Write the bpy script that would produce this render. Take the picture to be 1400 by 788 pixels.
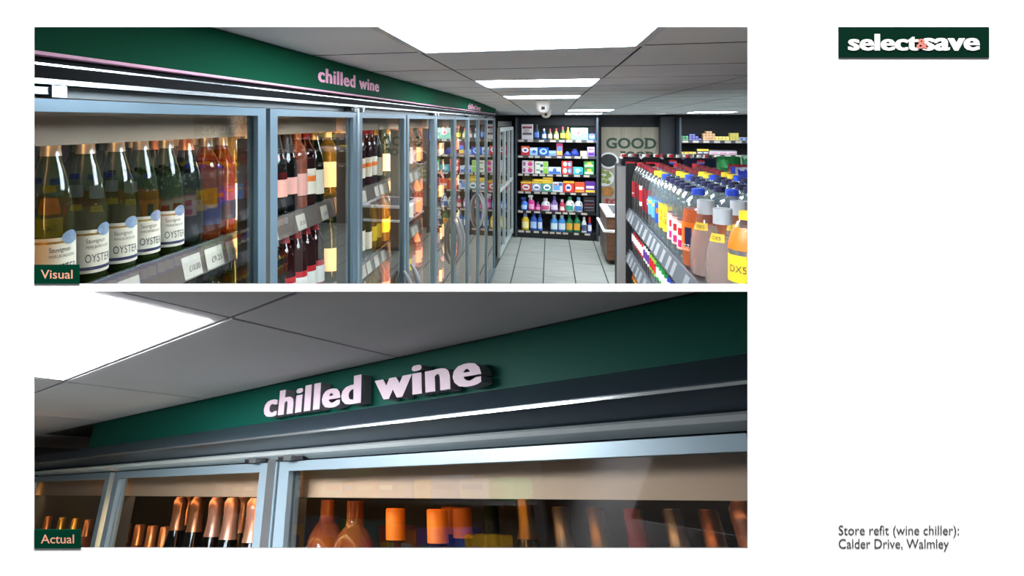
import bpy, bmesh, math, random
from mathutils import Matrix, Vector
random.seed(7)
S = bpy.context.scene
C = S.collection
for o in list(bpy.data.objects): bpy.data.objects.remove(o)

# ------------------------------------------------------------------ camera, world, light, exposure
F = 800.0; CX, CY = 534.0, 166.0; H = 2.10
YAW = math.atan(218 / 800.0)
cam_d = bpy.data.cameras.new('camera'); cam = bpy.data.objects.new('camera', cam_d); C.objects.link(cam)
cam_d.sensor_width = 36; cam_d.lens = F / 1400 * 36
cam_d.shift_x = (700 - CX) / 1400; cam_d.shift_y = (CY - 394) / 1400
cam_d.clip_start = 0.01; cam_d.clip_end = 60
cam.location = (0, 0, H); cam.rotation_euler = (math.pi / 2, 0, YAW)
S.camera = cam
S.cycles.transparent_max_bounces = 40
w = bpy.data.worlds.new('world'); S.world = w; w.use_nodes = True
w.node_tree.nodes['Background'].inputs[0].default_value = (1, 1, 1, 1)
w.node_tree.nodes['Background'].inputs[1].default_value = 0.12
S.view_settings.view_transform = 'Standard'; S.view_settings.look = 'None'
S.view_settings.exposure = 0; S.view_settings.gamma = 1; S.view_settings.use_curve_mapping = False
cs, sn = math.cos(YAW), math.sin(YAW)
RT = Vector((cs, sn, 0)); FW = Vector((-sn, cs, 0)); UP = Vector((0, 0, 1)); EYE = Vector((0, 0, H))
# unseen lamp added high on the viewer's side to brighten the white wall
ld = bpy.data.lights.new('wall_fill_light', 'AREA'); ld.shape = 'RECTANGLE'; ld.size = 3.2; ld.size_y = 0.25
ld.energy = 1380; ld.color = (1, 1, 1)
lo = bpy.data.objects.new('wall_fill_light', ld); C.objects.link(lo)
p = EYE + FW * 0.20 + UP * 2.9 + RT * 0.15
lo.location = p
tgt = EYE + FW * 0.45 - UP * 0.25 + RT * 0.15
zax = (p - tgt).normalized(); xax = RT; yax = zax.cross(xax)
lo.rotation_euler = Matrix((xax, yax, zax)).transposed().to_euler()

# ------------------------------------------------------------------ helpers
def ray(px, py):
    return FW + RT * ((px - CX) / F) + UP * ((CY - py) / F)
def onX(px, py, X):
    d = ray(px, py); return EYE + d * (X / d.x)
def onY(px, py, Y):
    d = ray(px, py); return EYE + d * (Y / d.y)
def onZ(px, py, Z):
    d = ray(px, py); return EYE + d * ((Z - H) / d.z)
def proj(P):
    v = Vector(P) - EYE; z = v.dot(FW)
    return CX + F * v.dot(RT) / z, CY - F * v.z / z, z
def zc(x, y): return Vector((x, y, 0)).dot(FW)

MATS = {}
def srgb(c):
    if isinstance(c, str):
        c = c.lstrip('#'); c = [int(c[i:i + 2], 16) / 255 for i in (0, 2, 4)]
    return [(v / 12.92 if v <= 0.04045 else ((v + 0.055) / 1.055) ** 2.4) for v in c]
def mat(name, col, rough=0.5, metal=0.0, emit=None, es=0.0, noise=0.0, nscale=8.0, bump=0.0, bscale=60.0, coat=0.0, stretch=(1, 1, 1), spec=0.5):
    if name in MATS: return MATS[name]
    m = bpy.data.materials.new(name); m.use_nodes = True
    nt = m.node_tree; b = nt.nodes['Principled BSDF']; c = srgb(col)
    b.inputs['Base Color'].default_value = (*c, 1); b.inputs['Roughness'].default_value = rough
    b.inputs['Metallic'].default_value = metal; b.inputs['Coat Weight'].default_value = coat
    b.inputs['Specular IOR Level'].default_value = spec
    if emit is not None:
        b.inputs['Emission Color'].default_value = (*srgb(emit), 1); b.inputs['Emission Strength'].default_value = es
    tc = None
    if noise or bump:
        tc = nt.nodes.new('ShaderNodeTexCoord'); mp = nt.nodes.new('ShaderNodeMapping'); mp.inputs['Scale'].default_value = stretch
        nt.links.new(tc.outputs['Object'], mp.inputs[0])
    if noise:
        n = nt.nodes.new('ShaderNodeTexNoise'); n.inputs['Scale'].default_value = nscale; n.inputs['Detail'].default_value = 4
        nt.links.new(mp.outputs[0], n.inputs['Vector'])
        r = nt.nodes.new('ShaderNodeValToRGB')
        r.color_ramp.elements[0].position = 0.3; r.color_ramp.elements[1].position = 0.7
        r.color_ramp.elements[0].color = (*[v * (1 - noise) for v in c], 1); r.color_ramp.elements[1].color = (*[min(1, v * (1 + noise)) for v in c], 1)
        nt.links.new(n.outputs['Fac'], r.inputs[0]); nt.links.new(r.outputs[0], b.inputs['Base Color'])
    if bump:
        n = nt.nodes.new('ShaderNodeTexNoise'); n.inputs['Scale'].default_value = bscale
        nt.links.new(mp.outputs[0], n.inputs['Vector'])
        bp = nt.nodes.new('ShaderNodeBump'); bp.inputs['Strength'].default_value = bump; bp.inputs['Distance'].default_value = 0.002
        nt.links.new(n.outputs['Fac'], bp.inputs['Height']); nt.links.new(bp.outputs[0], b.inputs['Normal'])
    MATS[name] = m; return m
def tint(name, col, tcol, fac, rough=0.04, gl=1.0, ior=1.45):
    """thin tinted glass or plastic: body colour + see-through tint + fresnel gloss"""
    if name in MATS: return MATS[name]
    m = bpy.data.materials.new(name); m.use_nodes = True; nt = m.node_tree; nt.nodes.clear()
    out = nt.nodes.new('ShaderNodeOutputMaterial'); d = nt.nodes.new('ShaderNodeBsdfDiffuse'); t = nt.nodes.new('ShaderNodeBsdfTransparent')
    g = nt.nodes.new('ShaderNodeBsdfGlossy'); fr = nt.nodes.new('ShaderNodeFresnel'); m1 = nt.nodes.new('ShaderNodeMixShader'); m2 = nt.nodes.new('ShaderNodeMixShader')
    d.inputs[0].default_value = (*srgb(col), 1); t.inputs[0].default_value = (*srgb(tcol), 1)
    g.inputs[0].default_value = (gl, gl, gl, 1); g.inputs['Roughness'].default_value = rough; fr.inputs['IOR'].default_value = ior
    m1.inputs[0].default_value = fac
    nt.links.new(d.outputs[0], m1.inputs[1]); nt.links.new(t.outputs[0], m1.inputs[2])
    ge = nt.nodes.new('ShaderNodeNewGeometry'); inv = nt.nodes.new('ShaderNodeMath'); inv.operation = 'SUBTRACT'; inv.inputs[0].default_value = 1.0
    mu = nt.nodes.new('ShaderNodeMath'); mu.operation = 'MULTIPLY'      # gloss on the outer skin only
    nt.links.new(ge.outputs['Backfacing'], inv.inputs[1]); nt.links.new(inv.outputs[0], mu.inputs[0]); nt.links.new(fr.outputs[0], mu.inputs[1])
    nt.links.new(mu.outputs[0], m2.inputs[0]); nt.links.new(m1.outputs[0], m2.inputs[1]); nt.links.new(g.outputs[0], m2.inputs[2])
    nt.links.new(m2.outputs[0], out.inputs[0])
    MATS[name] = m; return m
def emis(name, col, s):
    return mat(name, '#000000', 0.5, emit=col, es=s)

class MB:
    def __init__(s): s.v = []; s.f = []; s.m = []
    def add(s, vs, fs, mi=0):
        n = len(s.v); s.v += [tuple(v) for v in vs]; s.f += [tuple(i + n for i in f) for f in fs]; s.m += [mi] * len(fs); return s
    def hexa(s, p, mi=0):   # p: 4 bottom ccw, 4 top
        return s.add(p, [(3, 2, 1, 0), (4, 5, 6, 7), (0, 1, 5, 4), (1, 2, 6, 5), (2, 3, 7, 6), (3, 0, 4, 7)], mi)
    def box(s, x0, x1, y0, y1, z0, z1, mi=0):
        return s.hexa([(x0, y0, z0), (x1, y0, z0), (x1, y1, z0), (x0, y1, z0), (x0, y0, z1), (x1, y0, z1), (x1, y1, z1), (x0, y1, z1)], mi)
    def bbox(s, x0, x1, y0, y1, z0, z1, b, mi=0):
        """box with chamfered edges"""
        bm = bmesh.new(); bmesh.ops.create_cube(bm, size=1)
        for v in bm.verts:
            v.co = ((x0 + x1) / 2 + v.co.x * (x1 - x0), (y0 + y1) / 2 + v.co.y * (y1 - y0), (z0 + z1) / 2 + v.co.z * (z1 - z0))
        bmesh.ops.bevel(bm, geom=list(bm.edges), offset=b, segments=1, affect='EDGES')
        bm.verts.index_update()
        s.add([v.co[:] for v in bm.verts], [[v.index for v in f.verts] for f in bm.faces], mi); bm.free(); return s
    def prism(s, poly, vec, mi=0):
        n = len(poly); vec = Vector(vec); a = [Vector(q) for q in poly]; b = [q + vec for q in a]
        fs = [tuple(range(n))[::-1], tuple(range(n, 2 * n))] + [(i, (i + 1) % n, n + (i + 1) % n, n + i) for i in range(n)]
        return s.add(a + b, fs, mi)
    def lathe(s, prof, seg=16, mi=0, sx=1, sy=1, cx=0, cy=0, a0=0, a1=2 * math.pi, cap=True):
        full = abs(a1 - a0 - 2 * math.pi) < 1e-6; n = seg if full else seg + 1; vs = []; fs = []
        for r, z in prof:
            for i in range(n):
                a = a0 + (a1 - a0) * i / seg; vs.append((cx + r * sx * math.cos(a), cy + r * sy * math.sin(a), z))
        for k in range(len(prof) - 1):
            for i in range(seg):
                j = (i + 1) % n; fs.append((k * n + i, k * n + j, (k + 1) * n + j, (k + 1) * n + i))
        if full and cap:
            fs.append(tuple(range(n))[::-1]); fs.append(tuple((len(prof) - 1) * n + i for i in range(n)))
        return s.add(vs, fs, mi)
    def tube(s, pts, r, seg=8, mi=0, flat=1.0):
        pts = [Vector(q) for q in pts]; vs = []; fs = []; n = len(pts); ref = Vector((0.12, 0.31, 0.94)).normalized()
        for k, q in enumerate(pts):
            t = (pts[min(k + 1, n - 1)] - pts[max(k - 1, 0)]).normalized(); u = t.cross(ref).normalized(); v = t.cross(u)
            rr = r[k] if isinstance(r, (list, tuple)) else r
            for i in range(seg):
                a = 2 * math.pi * i / seg; vs.append(q + u * rr * math.cos(a) + v * rr * flat * math.sin(a))
        for k in range(n - 1):
            for i in range(seg):
                j = (i + 1) % seg; fs.append((k * seg + i, k * seg + j, (k + 1) * seg + j, (k + 1) * seg + i))
        fs.append(tuple(range(seg))[::-1]); fs.append(tuple((n - 1) * seg + i for i in range(seg)))
        return s.add(vs, fs, mi)
    def mesh(s, name, mats, off=(0, 0, 0), smooth=False):
        me = bpy.data.meshes.new(name); ox, oy, oz = off
        me.from_pydata([(x - ox, y - oy, z - oz) for x, y, z in s.v], [], s.f)
        if not isinstance(mats, (list, tuple)): mats = [mats]
        for m in mats: me.materials.append(m)
        for pz, mi in zip(me.polygons, s.m): pz.material_index = mi
        bm = bmesh.new(); bm.from_mesh(me); bmesh.ops.recalc_face_normals(bm, faces=bm.faces); bm.to_mesh(me); bm.free()
        if smooth:
            me.polygons.foreach_set('use_smooth', [True] * len(me.polygons))
            try: me.set_sharp_from_angle(angle=math.radians(38))
            except Exception: pass
        me.update(); return me
BASE = {}
def tag(o, label=None, cat=None, group=None, kind=None):
    if label: o['label'] = label
    if cat: o['category'] = cat
    if group: o['group'] = group
    if kind: o['kind'] = kind
    return o
def thing(name, label, cat, base=(0, 0, 0), frame=None, rotz=0, group=None, kind=None):
    o = bpy.data.objects.new(name, None); C.objects.link(o); o.empty_display_size = 0.05
    M = Matrix.Translation(Vector(base)) @ Matrix.Rotation(rotz, 4, 'Z')
    o.matrix_world = (frame @ M) if frame is not None else M
    BASE[o.name] = tuple(base); tag(o, label, cat, group, kind); return o
def put(name, me, parent=None, label=None):
    o = bpy.data.objects.new(name, me); C.objects.link(o)
    if parent is not None:
        o.parent = parent; BASE[o.name] = BASE[parent.name]
    if label: o['label'] = label
    return o
def part(name, mb, m, parent, smooth=False, label=None, kind=None):
    o = put(name, mb.mesh(name, m, BASE[parent.name], smooth), parent, label)
    if kind: o['kind'] = kind
    return o
def struct(name, mb, m, base=(0, 0, 0), frame=None, label=None):
    o = put(name, mb.mesh(name, m, base)); M = Matrix.Translation(Vector(base))
    o.matrix_world = (frame @ M) if frame is not None else M
    BASE[o.name] = tuple(base); o['kind'] = 'structure'
    if label: o['label'] = label
    return o
def solo(name, mb, m, label, cat, base=(0, 0, 0), frame=None, group=None, smooth=False):
    o = put(name, mb.mesh(name, m, base, smooth)); M = Matrix.Translation(Vector(base))
    o.matrix_world = (frame @ M) if frame is not None else M
    BASE[o.name] = tuple(base); return tag(o, label, cat, group)

def text_geo(txt, size=1.0, bold=0.0, sx=1.0, extrude=0.0, spacing=1.0, shear=0.0):
    """built-in font -> list of (verts, faces) per letter, baseline at y=0, in the xy plane"""
    cu = bpy.data.curves.new('t', 'FONT'); cu.body = txt; cu.size = size; cu.offset = bold * size; cu.extrude = extrude
    cu.resolution_u = 3; cu.space_character = spacing; cu.shear = shear
    ob = bpy.data.objects.new('t', cu); C.objects.link(ob)
    dg = bpy.context.evaluated_depsgraph_get(); me = bpy.data.meshes.new_from_object(ob.evaluated_get(dg))
    bpy.data.objects.remove(ob); bpy.data.curves.remove(cu)
    bm = bmesh.new(); bm.from_mesh(me); bpy.data.meshes.remove(me)
    bmesh.ops.remove_doubles(bm, verts=bm.verts, dist=1e-6 * size)
    seen = set(); isl = []
    for v0 in bm.verts:
        if v0 in seen: continue
        st = [v0]; seen.add(v0); cur = []
        while st:
            v = st.pop(); cur.append(v)
            for e in v.link_edges:
                u = e.other_vert(v)
                if u not in seen: seen.add(u); st.append(u)
        isl.append(cur)
    isl = [(min(v.co.x for v in c), max(v.co.x for v in c), c) for c in isl]; isl.sort(key=lambda q: q[0])
    grp = []
    for a, b, c in isl:
        if grp and min(b, grp[-1][1]) - max(a, grp[-1][0]) > 0.55 * min(b - a, grp[-1][1] - grp[-1][0]):
            grp[-1][2] += c; grp[-1][0] = min(a, grp[-1][0]); grp[-1][1] = max(b, grp[-1][1])
        else: grp.append([a, b, list(c)])
    out = []
    for a, b, c in grp:
        idx = {v: i for i, v in enumerate(c)}; cs_ = set(c)
        fs = [[idx[v] for v in f.verts] for f in bm.faces if f.verts[0] in cs_]
        out.append(([(v.co.x * sx, v.co.y, v.co.z) for v in c], fs))
    bm.free(); return out
def text_width(geo): return min(v[0] for g in geo for v in g[0]), max(v[0] for g in geo for v in g[0])
def text_fit(txt, w, h=None, fat=0.0, **k):
    """letters scaled to width w (and cap height h), starting at x=0"""
    g = text_geo(txt, 1.0, **k)
    if fat:                               # heavier strokes: three copies a hair apart
        g = [([(x + d, y, z + (0.0001 if d == 0 else 0.00005 if d < 0 else 0)) for d in (-fat, 0, fat) for x, y, z in vs], [[i + n * len(vs) for i in f] for n in range(3) for f in fs]) for vs, fs in g]
    a, b = text_width(g)
    kx = w / (b - a); hy = max(v[1] for q in g for v in q[0]); ky = kx if h is None else h / hy
    return [([((v[0] - a) * kx, v[1] * ky, v[2]) for v in vs], fs) for vs, fs in g]
def text_mb(geo, fn):
    mb = MB()
    for vs, fs in geo: mb.add([fn(*v) for v in vs], fs)
    return mb
def wrap(geo, r, zb, ang=0.0):
    """letters bent round a bottle of radius r, centred on angle ang"""
    a, b = text_width(geo); mid = (a + b) / 2
    def fn(x, y, z):
        t = ang + (x - mid) / r; return (r * math.cos(t), r * math.sin(t), zb + y)
    return text_mb(geo, fn)
ORD = ['first', 'second', 'third', 'fourth', 'fifth', 'sixth', 'seventh', 'eighth', 'ninth', 'tenth', 'eleventh', 'twelfth', 'thirteenth', 'fourteenth', 'fifteenth',
       'sixteenth', 'seventeenth', 'eighteenth', 'nineteenth', 'twentieth', 'twenty-first', 'twenty-second', 'twenty-third', 'twenty-fourth', 'twenty-fifth', 'twenty-sixth', 'twenty-seventh', 'twenty-eighth', 'twenty-ninth', 'thirtieth']

# ------------------------------------------------------------------ materials
M_white = mat('wall_paint_white', '#f7f7f7', 0.9)
M_wallback = mat('wall_back_board', '#28282a', 0.9)
M_logo = mat('logo_green', '#0a281d', 0.9, spec=0.0); M_tag = mat('tag_green', '#063424', 0.9, spec=0.0)
M_cream = mat('letter_white', '#fbfbf7', 0.9); M_coral = mat('letter_coral', '#e2786c', 0.8); M_salmon = mat('letter_salmon', '#d99a80', 0.8); M_ink = mat('letter_ink', '#3d3d3d', 0.9, spec=0.1)
M_green = mat('fascia_green', '#094b34', 0.7, spec=0.05); M_pink = mat('pink_trim', '#f4b6d3', 0.6)
M_slate = mat('slate_metal', '#2b333b', 0.35, 0.4); M_dark = mat('charcoal_metal', '#191c20', 0.45, 0.2); M_black = mat('black_panel', '#0d0f12', 0.6)
M_alu = mat('aluminium', '#a9b9c2', 0.3, 0.85); M_frame = mat('door_frame_blue_grey', '#647d8b', 0.32, 0.5); M_chrome = mat('bright_metal', '#dfe8ec', 0.18, 0.9)
M_handle = mat('handle_grey', '#8d9294', 0.3, 0.4); M_beige = mat('valance_beige', '#937d68', 0.5); M_rail = mat('price_rail', '#6b605a', 0.3, 0.2)
M_shelf = mat('shelf_grey', '#4a4c50', 0.4, 0.3); M_cshelf = mat('chiller_shelf_dark', '#1e1d1e', 0.5, 0.1); M_card = mat('price_card', '#bdb6aa', 0.7); M_print = mat('print_dark', '#3a3a40', 0.8)
M_glass = tint('door_glass', '#ffffff', '#f3f6f5', 1.0, 0.0, 1.0, 1.5)
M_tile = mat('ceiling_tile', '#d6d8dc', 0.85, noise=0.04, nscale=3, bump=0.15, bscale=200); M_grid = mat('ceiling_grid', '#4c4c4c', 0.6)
M_panel = emis('light_diffuser', '#eef5ff', 42.0); M_panel2 = emis('light_diffuser_lower', '#f4f4f6', 52.0)
M_led = emis('chiller_led', '#ffbf73', 42.0); M_valfill = emis('valance_fill', '#ffc585', 9.0)  # the softer glow is an added fill behind the valances
M_floor = mat('floor_tile_stone', '#979d95', 0.4, noise=0.14, nscale=2.2, stretch=(1.2, 7, 1)); M_grout = mat('floor_grout', '#3c403e', 0.9)
M_navy = mat('back_wall_navy', '#1b2128', 0.6); M_post = mat('post_grey', '#333c46', 0.5); M_wallgrey = mat('wall_grey', '#54575a', 0.8)

# ------------------------------------------------------------------ the white display wall with two openings
DB = 0.50
WALLM = Matrix((RT, FW, UP)).transposed().to_4x4(); WALLM.translation = EYE + FW * DB     # local x right, y away from viewer, z up
def wl(px, py, y=0.0): return ((px - CX) / F * DB, y, (CY - py) / F * DB)
xs = [CX - 4.0 / DB * F, 47, 1022, CX + 2.6 / DB * F]; ys = [CY - 1.3 / DB * F, 37, 388, 399, 750, CY + 2.1 / DB * F]
mb = MB(); TH = 0.006; g = 6
for i in range(3):
    for j in range(5):
        if i == 1 and j in (1, 3): continue
        q = [(xs[i], ys[j]), (xs[i + 1], ys[j]), (xs[i + 1], ys[j + 1]), (xs[i], ys[j + 1])]
        mb.add([wl(*a) for a in q], [(0, 1, 2, 3)])
        def grow(x, y):
            x2 = x - g if x == 47 else x + g if x == 1022 else x
            y2 = {37: 37 - g, 388: 391, 399: 396, 750: 750 + g}.get(y, y); return wl(x2, y2, TH)
        mb.add([grow(*a) for a in q], [(3, 2, 1, 0)], 1)
for (a, b, c, d) in ((47, 37, 1022, 388), (47, 399, 1022, 750)):
    fr = [(a, b), (c, b), (c, d), (a, d)]
    for k in range(4):
        k2 = (k + 1) % 4; mb.add([wl(*fr[k]), wl(*fr[k2]), grow(*fr[k2]), grow(*fr[k])], [(0, 1, 2, 3)], 1)
me = mb.mesh('wall_front', [M_white, M_wallback])
wf = put('wall_front', me); wf.matrix_world = WALLM; tag(wf, 'white display wall with two wide picture openings', None, None, 'structure')

def plate(name, label, cat, x0, y0, x1, y1, m, y=-0.0001, th=0.0001):
    b = wl((x0 + x1) / 2, y1, y); o = thing(name, label, cat, b, WALLM)
    a = wl(x0, y1); c = wl(x1, y0); part('plate', MB().box(a[0], c[0], y - th, y, a[2], c[2]), m, o); return o
def flat_text(txt, x0, x1, ybase, parent, m, y, capy=None, per_letter=True, name='letter', **k):
    h = None if capy is None else (ybase - capy) / F * DB
    g_ = text_fit(txt, (x1 - x0) / F * DB, h, **k); ox, _, oz = wl(x0, ybase)
    for q in (g_ if per_letter else [None]):
        t = text_mb([q] if q else g_, lambda X, Y, Z: (ox + X, y - Z, oz + Y)); part(name, t, m, parent)
lg = plate('logo_sign', 'dark green sign reading select & save in white', 'sign', 1146, 37, 1352, 79, M_logo)
flat_text('select', 1159, 1256.5, 68.5, lg, M_cream, -0.00025, 46.5, bold=0.018, fat=0.035, spacing=1.03)
flat_text('save', 1260, 1339.5, 68.5, lg, M_cream, -0.00025, 52, bold=0.018, fat=0.035, spacing=1.03)
flat_text('&', 1252.5, 1268.5, 66, lg, M_coral, -0.00045, 53.2, bold=0.02)
for nm, x1_, yb, t0, t1 in (('Visual', 109, 388, 56, 99.5), ('Actual', 111, 750, 56, 101.5)):
    tg = plate('caption_tag', 'small dark green tag reading %s in salmon letters' % nm, 'tag', 47, yb - 26, x1_, yb, M_tag)
    flat_text(nm, t0, t1, yb - 7, tg, M_salmon, -0.00025, yb - 19, bold=0.008)
cp = thing('wall_caption', 'two-line dark grey caption about the store refit', 'lettering', wl(1230, 752, -0.0005), WALLM)
for txt, x0, x1_, yb, cap_ in (('Store refit (wine chiller):', 1146.5, 1311, 731.5, 718.5), ('Calder Drive, Walmley', 1146.5, 1297, 750, 737)):
    flat_text(txt, x0, x1_, yb, cp, M_ink, -0.0001, cap_, per_letter=True)

# ------------------------------------------------------------------ upper picture: the shop shell
ZC = 2.30
def ceil_z(y): return ZC if y < 5.3 else ZC - 0.0145 * (y - 5.3)
def front_line(x, d=0.53): return (d + sn * x) / cs          # y on the back of the display wall
XL, XR, YB = -3.5, 4.6, 11.35
poly = [(XL, front_line(XL)), (XR - 2.2, front_line(XR - 2.2)), (XR, front_line(XR - 2.2) + 1.0), (XR, YB), (XL, YB)]
fl = struct('floor', MB().prism([(x, y, -0.06) for x, y in poly], (0, 0, 0.058)), M_grout)
struct('roof_slab', MB().prism([(x, y, 2.36) for x, y in poly], (0, 0, 0.05)), M_wallgrey)['label'] = 'roof slab above the suspended ceiling'
struct('wall_left', MB().box(XL - 0.05, XL, -0.3, YB, 0, 2.36), M_wallgrey)
struct('wall_right', MB().box(XR, XR + 0.05, 2.2, YB, 0, 2.36), mat('wall_pale', '#b4b4b2', 0.8))
wb = struct('wall_back', MB().box(XL, XR, YB, YB + 0.06, 0, 2.36), M_navy)
# floor tiles, one by one where they show
TW, TL = 0.4085, 1.01; tmesh = {}
for ci in range(-6, 12):
    x0 = -0.495 + TW * ci; offs = {-3: 0.3, -2: 0.1, -1: 9.34, 0: 9.62, 1: 9.2, 2: 9.05, 3: 9.72}.get(ci, (ci * 0.37) % 1.0)
    for k in range(-9, 12):
        y0 = offs + TL * k; y1 = y0 + TL
        if y1 > YB - 0.02: y1 = YB - 0.02
        if y0 < max(1.6, front_line(x0 + TW) + 0.1) or y1 - y0 < 0.05 or x0 < -1.5 and y0 < 7: continue
        lx = 0.008; o = part('floor_tile', MB().box(x0 + lx, x0 + TW - lx, y0 + 0.005, y1 - 0.005, -0.0015, 0.004), M_floor, fl)
# ceiling tiles + light panels
ce = struct('ceiling', MB().prism([(XL + 0.01, 1.0, ZC + 0.012), (1.2, 1.0, ZC + 0.012), (XR - 0.01, 2.6, ZC + 0.012), (XR - 0.01, 5.3, ZC + 0.012), (XL + 0.01, 5.3, ZC + 0.012)], (0, 0, 0.01))
            .hexa([(XL + .01, 5.3, ZC + .012), (XR - .01, 5.3, ZC + .012), (XR - .01, YB - .01, ceil_z(YB) + .012), (XL + .01, YB - .01, ceil_z(YB) + .012),
                   (XL + .01, 5.3, ZC + .022), (XR - .01, 5.3, ZC + .022), (XR - .01, YB - .01, ceil_z(YB) + .022), (XL + .01, YB - .01, ceil_z(YB) + .022)]), M_grid)
XJ = [-1.565, -0.965, -0.365, 0.236, 0.836, 1.436, 2.036, 2.636, 3.236, 3.836, 4.436]
def tile_shape(x0, x1, y0, y1, z0, t):
    a, b = ceil_z(y0) - ZC, ceil_z(y1) - ZC
    return MB().hexa([(x0, y0, z0 + a), (x1, y0, z0 + a), (x1, y1, z0 + b), (x0, y1, z0 + b), (x0, y0, z0 + t + a), (x1, y0, z0 + t + a), (x1, y1, z0 + t + b), (x0, y1, z0 + t + b)])
LIGHTS = []
for i in range(len(XJ) - 1):
    col = i - 2
    for k in range(0, 17):
        y0 = 1.06 + 0.6 * k; y1 = min(y0 + 0.6, YB - 0.02); x0, x1 = XJ[i], XJ[i + 1]
        if min(zc(x0, y0), zc(x1, y0)) < 0.62 or y1 - y0 < 0.1: continue
        if (col, k) in {(0, 0), (0, 3), (0, 6), (1, 12), (1, 15), (4, 14), (5, 5), (5, 9), (5, 12)}:  # last entries are out-of-view panels added to light the right side
            LIGHTS.append((x0, x1, y0, y1)); continue
        ga, gb = (0.008, 0.0035) if k < 5 else (0.011, 0.005)
        ts = tile_shape(x0 + gb, x1 - gb, y0 + ga, y1 - ga, ZC + 0.0005, 0.012); ts.m = [0, 0, 1, 1, 1, 1]; part('ceiling_tile', ts, [M_tile, M_grid], ce)
lnames = ['large bright light panel nearest the viewer over the chiller aisle', 'second bright light panel over the chiller aisle', 'third bright light panel above the dome camera']
for n_, (x0, x1, y0, y1) in enumerate(LIGHTS):
    on_axis = x0 < -0.3
    if on_axis: lab = lnames[min(2, [q for q in LIGHTS if q[0] < -0.3].index((x0, x1, y0, y1)))]
    else: lab = 'bright ceiling light panel beyond the chiller aisle, %s counted from the viewer' % ORD[n_ - 0]  # also covers the added out-of-view panels
    L = thing('ceiling_light', lab, 'ceiling light', ((x0 + x1) / 2, (y0 + y1) / 2, ceil_z(y0)), group='square ceiling light panels')
    fm = 0.02 if on_axis and y0 < 2 else 0.014
    f_ = MB()
    for (a, b, c, d) in ((x0, x0 + fm, y0, y1), (x1 - fm, x1, y0, y1), (x0 + fm, x1 - fm, y0, y0 + fm * .5), (x0 + fm, x1 - fm, y1 - fm * .5, y1)):
        q = tile_shape(a, b, c, d, ZC - 0.003, 0.015); f_.add(q.v, q.f)
    part('frame', f_, M_alu, L); part('diffuser', tile_shape(x0 + fm, x1 - fm, y0 + fm * .5, y1 - fm * .5, ZC + 0.001, 0.008), M_panel, L)
for lab, px, Y, r in (('white dome security camera nearest, hanging under the ceiling', 742.5, 5.75, 0.068), ('white dome security camera further back beside the dark rear shelving', 746.3, 8.1, 0.068)):
    z1 = ceil_z(Y); P = onY(px, 150, Y); D = thing('dome_camera', lab, 'camera', (P.x, Y, z1), group='dome cameras on the ceiling')
    part('mount', MB().lathe([(r * 1.02, z1), (r * 1.02, z1 - 0.03), (r * 0.95, z1 - 0.04)], 20, cx=P.x, cy=Y), M_white, D, True)
    part('shell', MB().lathe([(r * 0.95, z1 - 0.04), (r * 0.93, z1 - 0.065), (r * 0.7, z1 - 0.098), (r * 0.3, z1 - 0.112), (0.002, z1 - 0.114)], 20, cx=P.x, cy=Y), M_white, D, True)
    part('lens', MB().hexa([(P.x - .016, Y - r * .95, z1 - .080), (P.x + .016, Y - r * .95, z1 - .080), (P.x + .016, Y - r * .6, z1 - .085), (P.x - .016, Y - r * .6, z1 - .085),
         (P.x - .016, Y - r * 1.0, z1 - .055), (P.x + .016, Y - r * 1.0, z1 - .055), (P.x + .016, Y - r * .6, z1 - .055), (P.x - .016, Y - r * .6, z1 - .055)]), M_print, D)
P = onY(903, 156, 9.6); z1 = ceil_z(9.6)
solo('smoke_detector', MB().lathe([(0.09, z1), (0.09, z1 - 0.012), (0.05, z1 - 0.032), (0.01, z1 - 0.034)], 18, cx=P.x, cy=9.6), M_white, 'flat round white detector on the far ceiling', 'detector', (P.x, 9.6, z1), smooth=True)

# ------------------------------------------------------------------ bottles
KIND = {}
def kind(name, prof, glass, cap=None, capm=None, labels=(), liquid=None, prints=(), seg=18, desc='', sx=1, ribs=None, extra=()):
    KIND[name] = dict(prof=prof, glass=glass, cap=cap, capm=capm, labels=labels, liquid=liquid, prints=prints, seg=seg, desc=desc, extra=extra); 
BORD = [(0.030, 0), (0.0365, 0.004), (0.0375, 0.02), (0.0375, 0.178), (0.034, 0.195), (0.024, 0.213), (0.0158, 0.228), (0.0142, 0.245), (0.0138, 0.297), (0.012, 0.300)]
BURG = [(0.031, 0), (0.0378, 0.004), (0.0388, 0.02), (0.0388, 0.135), (0.037, 0.155), (0.031, 0.185), (0.022, 0.215), (0.016, 0.235), (0.0142, 0.25), (0.0138, 0.297), (0.012, 0.300)]
HOCK = [(0.028, 0), (0.0350, 0.004), (0.0360, 0.02), (0.0360, 0.145), (0.033, 0.175), (0.024, 0.225), (0.016, 0.265), (0.0140, 0.285), (0.0138, 0.325), (0.012, 0.327)]
CHAM = [(0.032, 0), (0.0405, 0.005), (0.0412, 0.02), (0.0412, 0.130), (0.040, 0.150), (0.034, 0.182), (0.024, 0.215), (0.018, 0.245), (0.0160, 0.262), (0.0160, 0.285), (0.017, 0.29), (0.0165, 0.305), (0.012, 0.312)]
ROUND = [(0.028, 0), (0.040, 0.006), (0.0440, 0.03), (0.0450, 0.195), (0.0435, 0.222), (0.037, 0.245), (0.026, 0.262), (0.0175, 0.270), (0.0155, 0.28), (0.0155, 0.31)]
SODA = [(0.040, 0), (0.0500, 0.010), (0.0520, 0.035), (0.0510, 0.09), (0.0520, 0.11), (0.0520, 0.205), (0.049, 0.235), (0.039, 0.265), (0.024, 0.288), (0.0165, 0.293), (0.0150, 0.297), (0.0150, 0.306)]
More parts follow.
